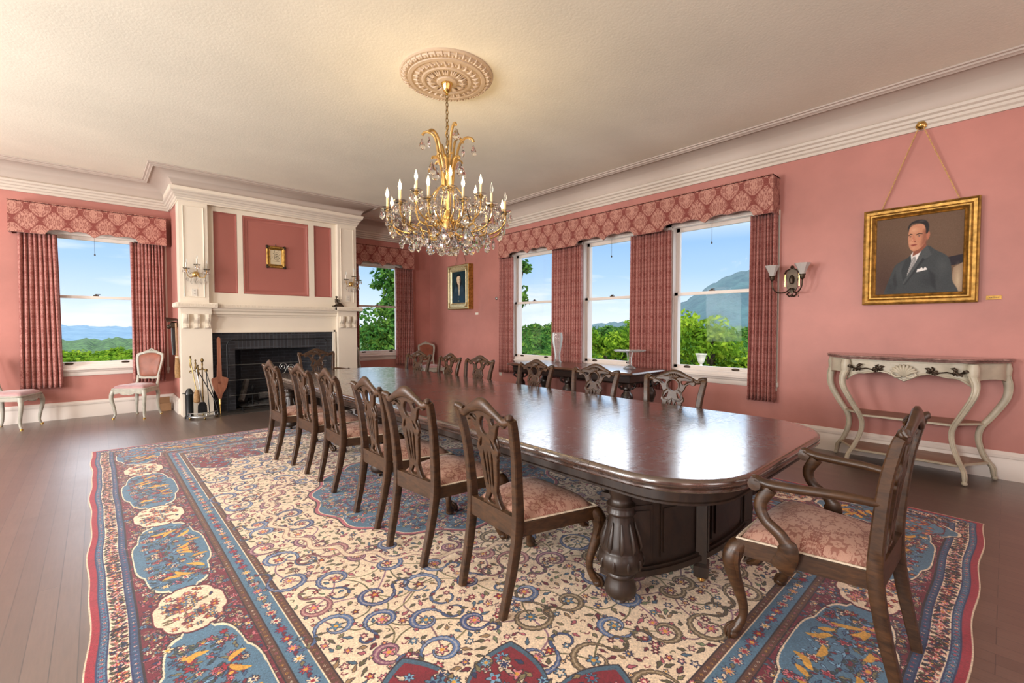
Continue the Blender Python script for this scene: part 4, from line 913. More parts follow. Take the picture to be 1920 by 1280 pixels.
def crystal_sconce(x, label):
    r = thing('crystal_wall_light', label, 'wall light', (x, CY-.001, 2.22), 0, 'crystal wall lights')
    m = MB(); m.lathe([(.045, 0), (.045, .008), (.03, .018), (.016, .03), (0, .034)], n=16, M=Matrix.Rotation(R(90), 3, 'X')); m.build('back_plate', M['goldglass'], r)
    for s, d, zt in ((-1, .09, .07), (0, .14, .13), (1, .09, .07)):
        m = MB(); e = (s*.13, -d, zt); m.tube(crom([(0, -.02, 0), (s*.05, -.04, -.05), (s*.10, -d*.8, -.045), (s*.128, -d, .02), e] if s else [(0, -.02, .02), (0, -.06, -.01), (0, -.12, .02), (0, -.14, .08), e], 5), .006, 7)
        if s: m.tube([(s*.05+.03*s*math.cos(t*.5), -.05, -.01+.03*math.sin(t*.5)) for t in range(11)], .004, 6)
        a = m.build('arm', M['goldglass'], r)
        m = MB(); m.lathe([(.010, -.004), (.036, -.004), (.048, .010), (.046, .013), (.034, .002), (.010, .004)], e, 14); m.build('drip_pan', M['crystal'], a, 60)
        m = MB(); m.lathe([(.009, .0), (.009, .095), (0, .097)], e, 10); m.build('candle_sleeve', M['plate'], a)
        m = MB(); m.lathe([(.005, .095), (.010, .112), (.008, .135), (.001, .16), (0, .16)], e, 8); m.build('bulb', M['glassware'], a)
        m = MB()
        for k in range(6):
            b = 2*PI*k/6; p = (e[0]+.04*math.cos(b), e[1]+.04*math.sin(b), e[2]-.006); pendeloque(m, p, .06, .026, b, 6)
        m.build('crystal_fringe', M['crystal'], a, 0)
        for q in ((s*.06, -.06, -.07), (s*.12, -d, -.04)):
            m = MB(); pendeloque(m, q, .085, .04, .3); m.build('crystal_pendant', M['crystal'], r, 0)
    return r
crystal_sconce(1.175, 'crystal candle wall light on the left upper pier of the fireplace')
crystal_sconce(3.66, 'crystal candle wall light on the right upper pier of the fireplace')
ws = thing('wall_sconce', 'dark bronze double wall sconce with frosted glass shades by the window', 'wall light', (XW, 1.735, 1.78), R(-90))
m = MB(); q = [(0, 0), (.03, .03), (.055, .08), (.05, .14), (.065, .20), (.05, .27), (.02, .31), (0, .33)]; m.prism(q+[(-x, y) for x, y in reversed(q[1:-1])], -.018, 0, 'y'); m.lathe([(0, -.0), (.02, .01), (.028, .05), (.02, .09), (0, .11)], (0, -.035, .12), 12); m.ball((0, -.02, -.015), .016, 8, 6); m.ball((0, -.02, .32), .02, 8, 6)
for s in (-1, 1): m.tube([(s*.02, -.02, .30), (s*.06, -.025, .28), (s*.075, -.02, .24)], .008, 6); m.tube([(s*.03, -.02, .03), (s*.05, -.02, .0), (s*.02, -.02, -.03)], .008, 6)
m.build('back_plate', M['bronze'], ws)
m = MB()
for s in (-1, 1): m.box((s*.074, -.012, .17), (.012, .012, .16), bev=.004)
m.build('brass_strips', M['brass'], ws)
for s in (-1, 1):
    e = (s*.155, -.20, .17); m = MB(); m.tube(crom([(s*.01, -.03, .07), (s*.05, -.10, .02), (s*.11, -.17, .02), (s*.15, -.20, .08), e], 6), .0075, 8); m.lathe([(.008, -.02), (.024, .0), (.026, .03), (.034, .036), (.034, .044), (0, .044)], e, 14); ar = m.build('arm', M['bronze'], ws)
    m = MB(); pr = [(.030, .04), (.038, .075), (.056, .115), (.082, .165)]; pin = [(a-.004, b) for a, b in reversed(pr)]
    m.lathe(pr+pin, e, 8); m.build('glass_shade', M['frost'], ar, 20)
m = MB(); m.tube([(.12, -.2, .18), (.12, -.2, -.03)], .0018, 5); m.ball((.12, -.2, -.035), .007, 8, 6); m.build('pull_chain', M['bronze'], ws)
# ================================================================== DINING TABLE
TX0, TX1, TY0, TY1, TZ = 1.77, 3.62, .75, 7.10, .735
TCX, TCY = (TX0+TX1)/2, (TY0+TY1)/2
tb = thing('dining_table', 'very long dark wooden extension dining table with polished top', 'table', (TCX, TCY, 0))
hx, hy = (TX1-TX0)/2, (TY1-TY0)/2
EDGE = [(.030, TZ-.062), (.012, TZ-.060), (.004, TZ-.052), (.004, TZ-.044), (.012, TZ-.040), (.003, TZ-.032), (0, TZ-.022), (.002, TZ-.012), (.008, TZ-.004), (.016, TZ-.001), (.024, TZ), (.030, TZ)]
def end_leaf(sgn, y_in):
    def outline(i):
        r = .44-i; pts = arc(hx-.44, -hy+.44, r, 0, -90, 10); pts += [(-x, y) for x, y in reversed(pts)]
        o = [(hx-i, y_in)]+pts+[(-hx+i, y_in)]; return [(x*sgn, y*sgn) for x, y in o]
    return [[(x, y, z) for x, y in outline(i)] for i, z in EDGE]
SEAMS = [1.375, 2.02, 2.65, 3.28, 3.91, 4.54, 5.17, 5.80, 6.45]
ys = [y-TCY for y in SEAMS]
m = MB(); m.loft(end_leaf(1, ys[0]-.001)); m.build('end_leaf', M['top'], tb, 35)
m = MB(); m.loft(end_leaf(-1, -(ys[-1]+.001))); m.build('end_leaf', M['top'], tb, 35)
for a, b in zip(ys[:-1], ys[1:]):
    pr = [(hx-i, z) for i, z in EDGE]; pr = pr+[(-x, z) for x, z in reversed(pr)]
    m = MB(); m.prism(pr, a+.001, b-.001, 'y'); m.build('table_leaf', M['top'], tb, 35)
def rr(i, n=10):
    x, y, r = hx-i, hy-i, .44-i; r = max(r, .1); return rrect(-x, -y, x, y, r, n)
m = MB()
prof = [(.07, TZ-.058), (.07, TZ-.075), (.085, TZ-.085), (.085, TZ-.125), (.078, TZ-.130), (.078, TZ-.140), (.09, TZ-.145), (.12, TZ-.145)]
m.loft([[(x, y, z) for x, y in rr(i)] for i, z in prof]); m.build('apron', M['dark'], tb, 35)
LEG = [(.0, .013), (.022, .013), (.026, .018), (.022, .03), (.018, .036), (.030, .042), (.060, .050), (.076, .062), (.080, .085), (.074, .115), (.066, .135), (.064, .15), (.070, .155), (.072, .165), (.066, .175), (.088, .188), (.104, .205), (.112, .232), (.110, .262), (.098, .285), (.094, .29), (.096, .30), (.090, .33), (.078, .38), (.066, .43), (.060, .455), (.060, .462), (.070, .468), (.072, .478), (.066, .486), (.064, .50), (.072, .505), (.072, .515), (.056, .525), (.052, .55), (.060, .565), (.064, .60), (.0, .60)]
def table_leg(x, y):
    m = MB(); m.lathe(LEG, (x-TCX, y-TCY, .0), 28)
    for k in range(10):                                # carved leaves on the bulb
        a = 2*PI*k/10; c, s = math.cos(a), math.sin(a); m.tube([(x-TCX+r*c, y-TCY+r*s, z) for r, z in ((.094, .29), (.098, .32), (.086, .37), (.074, .41), (.070, .435))], [(.004, .003), (.014, .005), (.011, .005), (.007, .004), (.003, .003)], 8)
        m.tube([(x-TCX+r*math.cos(a+.31), y-TCY+r*math.sin(a+.31), z) for r, z in ((.108, .26), (.114, .235), (.108, .21))], [.004, .010, .004], 6)
    l = m.build('leg', M['dark'], tb, 50)
    m = MB(); m.lathe([(.0, .013), (.020, .013), (.022, .02), (.018, .044), (0, .044)], (x-TCX, y-TCY, 0), 14); m.build('caster', M['brass'], l)
for y in (1.29, 3.93, 6.56):
    for x in (1.925, 3.465): table_leg(x, y)
def pedestal(sgn):
    A, B, C0 = .785, .285, 1.375-TCY                     # half-ellipse screen between the end legs
    def P(t, o=0): return (sgn*(A+o)*math.cos(R(t)), sgn*(C0-(B+o)*math.sin(R(t))))
    th_ = [180*k/36 for k in range(37)]
    m = MB()
    for z0, z1, w in ((.535, .56, .030), (.145, .175, .040), (.175, .19, .028)):
        rings = [[(*P(t, -w), z0), (*P(t, w), z0), (*P(t, w), z1), (*P(t, -w), z1)] for t in th_]; m.loft(rings)
    m.build('curved_rail', M['dark'], tb, 35)
    for a, b in ((14, 66), (72, 108), (114, 166)):
        m = MB(); n = 14
        def st_(u, off): t = a+(b-a)*u; return P(t, off)
        m.loft([[(*st_(k/n, -.012), .19), (*st_(k/n, .010), .19), (*st_(k/n, .010), .535), (*st_(k/n, -.012), .535)] for k in range(n+1)])
        k2 = 2 if b-a > 40 else 1
        for q in range(k2):
            u0, u1 = (q+.10)/k2, (q+.90)/k2
            for o, z0, z1, du in ((.018, .22, .50, 0), (.026, .245, .475, .06)):
                m.loft([[(*st_(u0+du/k2+(u1-u0-2*du/k2)*k/8, .008), z0), (*st_(u0+du/k2+(u1-u0-2*du/k2)*k/8, o), z0), (*st_(u0+du/k2+(u1-u0-2*du/k2)*k/8, o), z1), (*st_(u0+du/k2+(u1-u0-2*du/k2)*k/8, .008), z1)] for k in range(9)])
        m.build('curved_panel', M['dark'], tb, 30)
    for t in (69, 111):
        x, y = P(t, .012); m = MB(); rz = R(t-90)*1.0
        m.box((x, y, .36), (.095, .055, .47), rz, .006); m.box((x, y, .34), (.06, .075, .30), rz, .006); m.box((x, y, .085), (.105, .075, .08), rz, .014); m.lathe([(0, .035), (.02, .035), (.034, .05), (.03, .06), (0, .06)], (x, y, 0), 12)
        xo, yo = P(t, .05); m.tube([(x, y, .595), (xo, yo, .58), (xo, yo, .54), (x, y, .50)], [.02, .022, .016, .012], 8)
        q = m.build('corner_post', M['dark'], tb, 40)
        m = MB(); m.lathe([(0, .013), (.016, .013), (.020, .02), (.016, .036), (0, .036)], (x, y, 0), 12); m.build('caster', M['brass'], q)
pedestal(1); pedestal(-1)

# ================================================================== DINING CHAIRS (front of the chair = +x)
def lean(z): return -.205 if z < .44 else -.205-.070*((z-.44)/.56)**1.35
HALF0 = [(0, .995), (.10, .990), (.150, .972), (.170, .952), (.168, .930), (.150, .920), (.135, .932), (.115, .928), (.098, .905), (.086, .870), (.070, .838), (.078, .815), (.090, .795), (.092, .772), (.078, .755), (.080, .738), (.072, .715), (.066, .660), (.056, .600), (.047, .560), (.052, .530), (.066, .500), (.080, .478), (.092, .462), (.092, .448), (0, .448)]
HALF = [(x, .448+(z-.448)*.955) for x, z in HALF0]
def mirror(h): return [(x, y) for x, y in h]+[(-x, y) for x, y in reversed(h) if abs(x) > 1e-6]
def ell(cx, cy, rx, ry, n=18): return [(cx+rx*math.cos(2*PI*k/n), cy+ry*math.sin(2*PI*k/n)) for k in range(n)]
def make_chair(name, label, cat, wide=1., arms=False):
    t = thing(name, label, cat)
    fw, rw, sd = .275*wide, .185*wide, .255              # half front width, half rear width, half depth
    # rear posts run from floor to ears
    for s in (-1, 1):
        pth = [(-.285, s*(rw-.005), 0), (-.262, s*rw, .10), (-.235, s*(rw+.005), .22), (-.212, s*(rw+.01), .36), (-.205, s*(rw+.012), .46), (-.213, s*(rw+.018), .60), (-.232, s*(rw+.03), .78), (-.262, s*(rw+.045), .92), (-.275, s*(rw+.05), .955)]
        m = MB(); P = crom(pth, 5); L = len(P)
        sq = [(-1, -.75), (-.75, -1), (.75, -1), (1, -.75), (1, .75), (.75, 1), (-.75, 1), (-1, .75)]
        m.tube(P, [(.021-.004*abs(i/L-.5)*2, .026-.009*abs(i/L-.45)*1.8) for i in range(len(P))], sect=sq, up=(1, 0, 0))
        m.build('rear_leg', M['mahog'], t, 40)
    ew = rw+.05
    def crest(u):                                        # u in -1..1
        a = abs(u); z = .955+.040*math.exp(-(a/.42)**2)*1.15-.022*math.exp(-((a-.78)/.16)**2)
        return (-.272-.012*(1-a*a), u*(ew-.012), z)
    m = MB(); us = [-1+2*k/36 for k in range(37)]
    m.tube([crest(u) for u in us], [(.012+.006*(1-abs(u)), .020+.016*math.exp(-(abs(u)/.35)**2)) for u in us], 10, up=(0, 0, 1))
    for s in (-1, 1):                                    # curled ears
        e = crest(s); m.tube([(e[0]+.004, e[1]-s*.03, e[2]+.002), (e[0]-.004, e[1]-s*.005, e[2]+.012), (e[0]-.016, e[1]+s*.012, e[2]+.018), (e[0]-.022, e[1]+s*.016, e[2]+.006)], [.016, .019, .016, .008], 8)
        m.ball((e[0]-.004, e[1]+s*.002, e[2]+.010), .021, 10, 7, (.8, .9, 1))
    for k in range(-3, 4):                               # shell at the centre of the crest
        a = k*.27; m.tube([(-.258, .006*k, .952), (-.252, .05*math.sin(a), .952+.045*math.cos(a)*.7), (-.262, .066*math.sin(a), .952+.05*math.cos(a))], [.004, .007, .003], 6)
    m.build('crest_rail', M['mahog'], t, 60)
    hs = mirror(HALF); sc_ = wide**.5
    O = [(x*sc_, y) for x, y in [tuple(p) for p in crom(hs[:len(HALF)], 3)]]; O = O+[(-x, y) for x, y in reversed(O) if abs(x) > 1e-6]
    holes = [ell(0, .912, .040*sc_, .050), smooth([(.062, .955), (.10, .962), (.128, .952), (.10, .940), (.075, .925)], 3), smooth([(-.062, .955), (-.10, .962), (-.128, .952), (-.10, .940), (-.075, .925)], 3)]
    for x0, x1, w in ((.0, .0, .007), (.034, .022, .008), (-.034, -.022, .008)):
        holes.append([(x0-w, .745), (x0, .775), (x0+w, .745), (x1+w*.8, .60), (x1, .575), (x1-w*.8, .60)])
    for s in (-1, 1): holes.append(smooth([(s*.035, .845), (s*.060, .815), (s*.066, .79), (s*.045, .80)], 3))
    holes.append(smooth([(0, .545), (.022, .515), (.030, .492), (0, .484), (-.030, .492), (-.022, .515)], 3))
    holes = [[(x, .448+(z-.448)*.955) for x, z in q] for q in holes]
    m = MB(); m.cut([O]+holes, .020, lambda a, b, c: (lean(b)+c, a, b), .003, 1)
    m.tube([(lean(.89)+.011, .052*sc_*math.cos(q*PI/10), .891+.059*math.sin(q*PI/10)) for q in range(20)], .007, 6, closed=True)
    for s in (-1, 1):
        m.tube([(lean(z)+.010, s*y*sc_, z) for y, z in ((.045, .855), (.07, .83), (.080, .79), (.066, .76), (.03, .752), (0, .775))], [.006, .008, .007, .007, .006, .004], 6)
        m.tube([(lean(z)+.010, s*y*sc_, z) for y, z in ((.09, .905), (.12, .935), (.155, .94), (.150, .96))], [.006, .008, .008, .005], 6)
        m.tube([(lean(z)+.010, s*y*sc_, z) for y, z in ((.03, .74), (.05, .66), (.036, .57), (.05, .52), (.075, .47))], [.004, .006, .006, .006, .005], 6)
    m.build('splat', M['mahog'], t, 40)
    z0, z1 = .375, .440                                  # seat rails
    m = MB(); q = [(-.212, -rw), (.262, -fw), (.262, fw), (-.212, rw)]
    for i in range(4):
        a, b = Vector((*q[i], 0)), Vector((*q[(i+1) % 4], 0)); d = (b-a).normalized(); nrm = Vector((d.y, -d.x, 0)); hh = (z0, z1) if i != 3 else (z0, .475)
        V = []
        for z in hh:
            for p in (a, b): V += [tuple(p+nrm*.014+Vector((0, 0, z))), tuple(p-nrm*.014+Vector((0, 0, z)))]
        m.add(V, [(0, 2, 3, 1), (4, 5, 7, 6), (0, 4, 6, 2), (1, 3, 7, 5), (0, 1, 5, 4), (2, 6, 7, 3)])
    m.build('seat_rail', M['mahog'], t, 0)
    for s in (-1, 1):                                    # carved cabriole front legs with ball-and-claw feet
        k = lambda o, z: (.252+o, s*(fw-.018+o*.8), z)
        P = [k(-.006, .42), k(.016, .395), k(.032, .35), k(.026, .29), k(.008, .22), k(-.008, .15), k(-.008, .10), k(.004, .065), k(.018, .04)]
        m = MB(); m.tube(crom(P, 4), [r for r in np.interp(np.linspace(0, 8, 33), range(9), (.034, .040, .039, .031, .025, .020, .018, .021, .024))], 12)
        m.tube([k(.020, .045), k(.026, .025), k(.026, .014)], [.022, .027, .020], 12)
        m.ball((k(.026, .0)[0], k(.026, 0)[1], .024), .026, 10, 8, (1.1, 1.1, .9))
        for a in (-.9, -.3, .3, .9):
            b = a+s*.6; c0 = k(.010, .07); c1 = k(.026, .03); m.tube([(c0[0], c0[1], .075), (c1[0]+.020*math.cos(b), c1[1]+.020*math.sin(b), .050), (c1[0]+.030*math.cos(b), c1[1]+.030*math.sin(b), .026), (c1[0]+.026*math.cos(b), c1[1]+.026*math.sin(b), .008)], [.008, .008, .007, .004], 6)
        for a in (-.8, 0, .8):
            b = a+s*.65; m.tube([tuple(Vector(k(-.004+.8*0, z))+Vector((r*math.cos(b), r*math.sin(b), 0))) for r, z in ((.034, .415), (.046, .385), (.052, .345), (.038, .295), (.026, .25))], [.006, .012, .012, .008, .003], 6)
        m.tube([(.225, s*(fw-.055), .375), (.235, s*(fw-.06), .350), (.245, s*(fw-.035), .335)], [.020, .016, .006], 7); m.tube([(.18, s*(fw-.032), .375), (.195, s*(fw-.028), .350), (.23, s*(fw-.022), .335)], [.020, .016, .006], 7)
        m.build('front_leg', M['mahog'], t, 50)
    m = MB()                                             # stuffed seat
    def seat(u, v):
        a, b = 2*u-1, 2*v-1; x = -.205+(.462+.012*(1-b*b))*u; hw = rw-.004+(fw+.006-rw)*u; e = (1-abs(a)**5)*(1-abs(b)**5)
        return (x, b*hw, .436+.022*(e > 0)*min(1, e*3)+.052*max(0, (1-abs(a)**2.6)*(1-abs(b)**2.6))**.7)
    m.grid(seat, 20, 20)
    ring = [seat(k/20, 0) for k in range(21)]+[seat(1, k/20) for k in range(1, 21)]+[seat(1-k/20, 1) for k in range(1, 21)]+[seat(0, 1-k/20) for k in range(1, 20)]
    m.loft([[(p[0], p[1], p[2]) for p in ring], [(p[0], p[1], .418) for p in ring]], False); so = m.build('seat', M['seat'], t, 70)
    m = MB(); m.tube([(p[0]*1.008+.002, p[1]*1.012, .4425) for p in ring if p[0] > -.19], [(.007, .005)]*len([1 for p in ring if p[0] > -.19]), 6, up=(0, 0, 1)); m.build('braid_trim', M['braid'], so, 60)
    if arms:
        for s in (-1, 1):
            m = MB(); P = crom([(-.225, s*(rw+.022), .700), (-.10, s*(rw+.06), .708), (.04, s*(fw-.005), .704), (.13, s*(fw+.015), .704), (.185, s*(fw+.02), .716)], 6)
            m.tube(P, [(.019+.006*(i/len(P)), .015+.004*math.sin(PI*i/len(P))) for i in range(len(P))], 10, up=(0, 0, 1))
            c = P[-1]; m.tube([(c[0]+.026*math.cos(q*.5+.9)*(1-q*.05)-.006, c[1], c[2]-.020+.028*math.sin(q*.5+.9)*(1-q*.05)) for q in range(13)], [.013-.0006*q for q in range(13)], 8)
            m.lathe([(0, -.024), (.026, -.022), (.030, 0), (.026, .022), (0, .024)], (c[0]-.002, c[1], c[2]-.018), 14, axis='y'); ar = m.build('arm', M['mahog'], t, 50)
            m = MB(); P = crom([(.13, s*(fw+.012), .688), (.165, s*(fw+.016), .62), (.145, s*(fw+.020), .56), (.080, s*(fw+.022), .51), (.055, s*(fw+.020), .455), (.075, s*(fw+.012), .40), (.085, s*(fw+.006), .378)], 6)
            m.tube(P, [(.017, .022+.012*abs(i/len(P)-.35)*1.6+(.012 if i > len(P)*.55 else 0)) for i in range(len(P))], 10, up=(1, 0, 0)); m.build('arm_support', M['mahog'], ar, 50)
    return t
RUGZ = .012
GRP_L = 'carved dining chairs on the left of the table'; GRP_R = 'carved dining chairs on the right of the table'
c0 = make_chair('dining_chair', 'carved dining chair nearest the camera, on the left side of the table', 'chair')
c0['group'] = GRP_L
LEFT = [((1.404, 1.577), (1.433, 1.955), ''), ((1.378, 2.249), (1.352, 2.619), 'second dining chair from the camera on the left side of the table'),
        ((1.408, 2.897), (1.418, 3.265), 'third dining chair from the camera on the left side of the table'), ((1.448, 3.753), (1.464, 4.163), 'fourth dining chair from the camera on the left side of the table'),
        ((1.449, 4.438), (1.437, 4.806), 'fifth dining chair from the camera on the left side, second from the fireplace'), ((1.368, 5.115), (1.364, 5.499), 'left-side dining chair nearest the fireplace, last of its row')]
for i, (n, f, lab) in enumerate(LEFT):
    a = -math.atan2(f[0]-n[0], f[1]-n[1]); cx, cy = (n[0]+f[0])/2, (n[1]+f[1])/2
    loc = (cx+.275*math.cos(a), cy+.275*math.sin(a), RUGZ)
    if i == 0: c0.location = loc; c0.rotation_euler = (0, 0, a)
    else: dup(c0, loc, a, lab, GRP_L)
RIGHT = [(2.00, 0, 'carved-back dining chair across the table nearest the wall sconce, foremost of its row'), (2.865, 1, 'second chair across the table from the right, just left of the glass cake stand'), (3.74, -2, 'third chair across the table from the right, by the left end of the sideboard'),
         (4.78, 2, 'fourth chair across the table from the right, left of the sideboard'), (5.50, -3, 'fifth chair across the table, just right of the chair nearest the corner'), (6.30, 10, 'farthest chair across the table, overlapping the pale upholstered corner chair')]
for y, d, lab in RIGHT: dup(c0, (3.53, y, RUGZ), PI+R(d), lab, GRP_R, (1, 1.17, .97))
ac = make_chair('dining_armchair', 'carved armchair with damask seat at the near end of the table', 'armchair', 1.10, True)
ac['group'] = 'carved armchairs at the table ends'; ac.scale = (1, 1, 1.04); ac.location = (2.365, .515, RUGZ); ac.rotation_euler = (0, 0, R(89))
dup(ac, (2.63, 7.30, RUGZ), R(-91), 'carved armchair at the far end of the table in front of the fireplace', scale=(1, 1.08, 1.0))

# ================================================================== SIDEBOARD
sx0, sx1, sy0, sy1 = 5.05, 5.93, 3.24, 5.64
sb = thing('sideboard', 'long dark carved sideboard table under the windows with turned legs', 'sideboard', ((sx0+sx1)/2, (sy0+sy1)/2, 0))
hx_, hy_ = (sx1-sx0)/2, (sy1-sy0)/2
def ro(i, r=.03): return rrect(-hx_+i, -hy_+i, hx_-i, hy_-i, max(r-i*.2, .01), 4)
m = MB(); m.loft([[(x, y, z) for x, y in ro(i)] for i, z in ((.03, .762), (.008, .765), (.0, .775), (.004, .788), (.012, .797), (.03, .80))]); m.build('top', M['side'], sb, 35)
m = MB(); m.loft([[(x, y, z) for x, y in ro(i)] for i, z in ((.05, .763), (.05, .75), (.07, .74), (.075, .66), (.10, .635), (.12, .63))]); m.build('frieze', M['sidedark'], sb, 35)
for y in (-hy_+.17, 0, hy_-.17):
    for x in (-hx_+.16, hx_-.14):
        m = MB(); m.lathe([(0, .06), (.05, .06), (.062, .075), (.05, .10), (.045, .12), (.045, .34), (.052, .35), (.05, .36), (.070, .40), (.082, .44), (.075, .49), (.05, .52), (.045, .545), (.066, .57), (.058, .60), (.075, .64), (0, .64)], (x, y, 0), 20)
        for k in range(12): m.tube([(x+.047*math.cos(k*PI/6), y+.047*math.sin(k*PI/6), z) for z in (.125, .33)], .008, 5)
        for k in range(4):
            a = k*PI/2+PI/4; m.tube([(x+r*math.cos(a), y+r*math.sin(a), z) for r, z in ((.04, .635), (.10, .63), (.11, .60), (.08, .575), (.06, .56))], [.02, .022, .018, .014, .01], 7)
        m.build('leg', M['sidedark'], sb, 40)
    m = MB(); m.box((0, y, .03), (2*hx_-.14, .12, .06), bev=.012); m.build('foot_rail', M['sidedark'], sb, 0)
va = MB(); va.lathe([(0, 0), (.065, 0), (.068, .012), (.058, .03), (.048, .08), (.046, .13), (.060, .22), (.082, .33), (.088, .40), (.080, .50), (.077, .50), (.084, .40), (.078, .33), (.056, .22), (.042, .13), (.040, .08), (.03, .05), (0, .045)], n=28)
o = va.build('glass_vase', M['glassware']); o.location = (5.68, 5.07, .80); tag(o, 'tall clear waisted glass vase standing on the sideboard', 'vase')
cs = MB(); cs.lathe([(0, 0), (.085, 0), (.090, .012), (.07, .03), (.03, .05), (.024, .075), (.034, .095), (.024, .115), (.034, .17), (.044, .22), (.05, .235), (.20, .245), (.225, .262), (.222, .268), (.19, .256), (0, .25)], n=28)
o = cs.build('glass_cake_stand', M['glassware']); o.location = (5.56, 3.60, .80); tag(o, 'clear cut-glass pedestal cake stand on the sideboard', 'cake stand')

# ================================================================== CONSOLE TABLE
cn = thing('console_table', 'ivory painted console with brown marble top and two shelves', 'console table', (XW-.02, .645, 0), R(-90))
# local: x to the viewer's right, -y towards the room
def con_outline(i=0., w=.70, wf=.47, d=.52):
    w -= i; wf -= i; d -= i
    P = [(-w, -.02), (-w, -.10), (-w+.03, -.20), (-wf-.06, -d+.13), (-wf, -d+.02), (-wf+.10, -d+.01), (-.22, -d-.012), (0, -d-.02), (.22, -d-.012), (wf-.10, -d+.01), (wf, -d+.02), (wf+.06, -d+.13), (w-.03, -.20), (w, -.10), (w, -.02)]
    return [tuple(p) for p in crom(P, 4)]
m = MB(); m.loft([[(x, y, z) for x, y in con_outline(i)] for i, z in ((.03, 1.072), (.012, 1.075), (.006, 1.085), (.012, 1.090), (0, 1.098), (.004, 1.108), (.014, 1.112), (.03, 1.112))]); m.build('marble_top', M['marble'], cn, 35)
O1, O2 = con_outline(.045), con_outline(.065)
def arch(x): a = min(1, abs(x)/.41); return .935-.05*math.exp(-(x/.10)**2)-.0*a+.030*math.sin(PI*min(1, abs(x)/.30))-.10*max(0, (abs(x)-.33)/.14)**2 if abs(x) < .47 else .835
m = MB()
def apron_side(o1, o2, zf, z1):
    n = len(o1); V = []; F = []
    for i in range(n): V += [(*o1[i], z1), (*o1[i], zf(o1[i])), (*o2[i], zf(o2[i])), (*o2[i], z1)]
    for i in range(n-1):
        for k in range(4): F.append((4*i+k, 4*i+(k+1) % 4, 4*i+4+(k+1) % 4, 4*i+4+k))
    m.add(V, F+[(3, 2, 1, 0), (4*n-4, 4*n-3, 4*n-2, 4*n-1)])
def zf(p):
    x, y = p
    if y > -.40: return .90+.03*math.sin((y+.4)/.3*PI)
    return max(.86, arch(x)) if abs(x) < .46 else .87
apron_side(O1, O2, zf, 1.075); ap = m.build('apron', M['console'], cn, 40)
m = MB(); low = [(p[0], p[1]-.002, zf(p)+.004) for p in O1 if p[1] < -.40]; m.tube(low, .009, 6); m.tube([(p[0], p[1]-.001, 1.062) for p in O1 if p[1] < -.40], .005, 6); m.build('apron_bead', M['console'], ap, 60)
m = MB()
for k in range(-4, 5):
    a = k*.33; m.tube([(0, -.50, .925), (.045*math.sin(a), -.532, .965+.02*math.cos(a)), (.085*math.sin(a), -.528, .965+.070*math.cos(a)), (.10*math.sin(a), -.515, .965+.078*math.cos(a))], [.006, .012, .013, .004], 7)
for s in (-1, 1): m.tube([(s*.02, -.52, .93), (s*.06, -.53, .925), (s*.09, -.525, .95), (s*.075, -.525, .975)], [.01, .012, .011, .006], 7)
m.build('shell_carving', M['console'], ap, 60)
m = MB()
for s in (-1, 1):
    for j, (x, q) in enumerate(((.20, 1), (.36, -1))):
        for t in range(5):
            a = t*1.1+q; cx = s*(x+.034*math.cos(a*2)); cz = .995+.024*math.sin(a*3); m.tube([(cx, -.500, cz-.02), (cx+s*.012*math.cos(a), -.508, cz), (cx+s*.032*math.cos(a), -.508, cz+.022*math.sin(a)), (cx+s*.045*math.cos(a+.5), -.500, cz+.034*math.sin(a+.4))], [.006, .016, .013, .004], 6)
    m.tube([(s*.15, -.498, 1.01), (s*.22, -.505, .975), (s*.29, -.502, .99), (s*.36, -.503, .97), (s*.42, -.497, 1.02)], [.004, .007, .006, .007, .003], 6)
m.build('foliate_mount', M['bronze'], ap, 60)
def cleg(pts, rad, base):
    m = MB(); P = crom(pts, 7); n = len(P); m.tube(P, [np.interp(i/(n-1), (0, .15, .5, .85, 1), rad) for i in range(n)], 10)
    e = Vector(P[-1]); m.ball(tuple(e+Vector((0, 0, .004))), .022, 10, 7); m.tube([(P[0][0], P[0][1], P[0][2]+.0), (P[0][0], P[0][1], P[0][2]+.06), (P[0][0], P[0][1], P[0][2]+.11)], [.04, .046, .034], 10)
    k = m.build('leg', M['console'], cn, 50)
    m = MB(); c = [(p[0], p[1], p[2]) for p in P]; 
    for s in (-1, 1):
        off = Vector((s*.6, -.85, 0)) if base == 'f' else Vector((math.copysign(.85, P[0][0]), s*.6, 0)); m.tube([tuple(Vector(p)+off*np.interp(i/(n-1), (0, .15, .5, .85, 1), rad)) for i, p in enumerate(c)], .006, 6)
    m.build('leg_moulding', M['console'], k, 60)
for s in (-1, 1):
    cleg([(s*.455, -.475, .96), (s*.475, -.495, .88), (s*.462, -.50, .78), (s*.395, -.45, .62), (s*.335, -.40, .48), (s*.330, -.385, .36), (s*.37, -.42, .22), (s*.415, -.475, .12), (s*.425, -.50, .06), (s*.425, -.515, .020)], (.036, .029, .022, .020, .015), 'f')
    cleg([(s*.645, -.09, .96), (s*.665, -.09, .86), (s*.65, -.09, .74), (s*.57, -.09, .58), (s*.50, -.09, .46), (s*.49, -.09, .34), (s*.53, -.09, .20), (s*.58, -.09, .12), (s*.59, -.09, .06), (s*.60, -.09, .020)], (.036, .030, .024, .020, .015), 's')
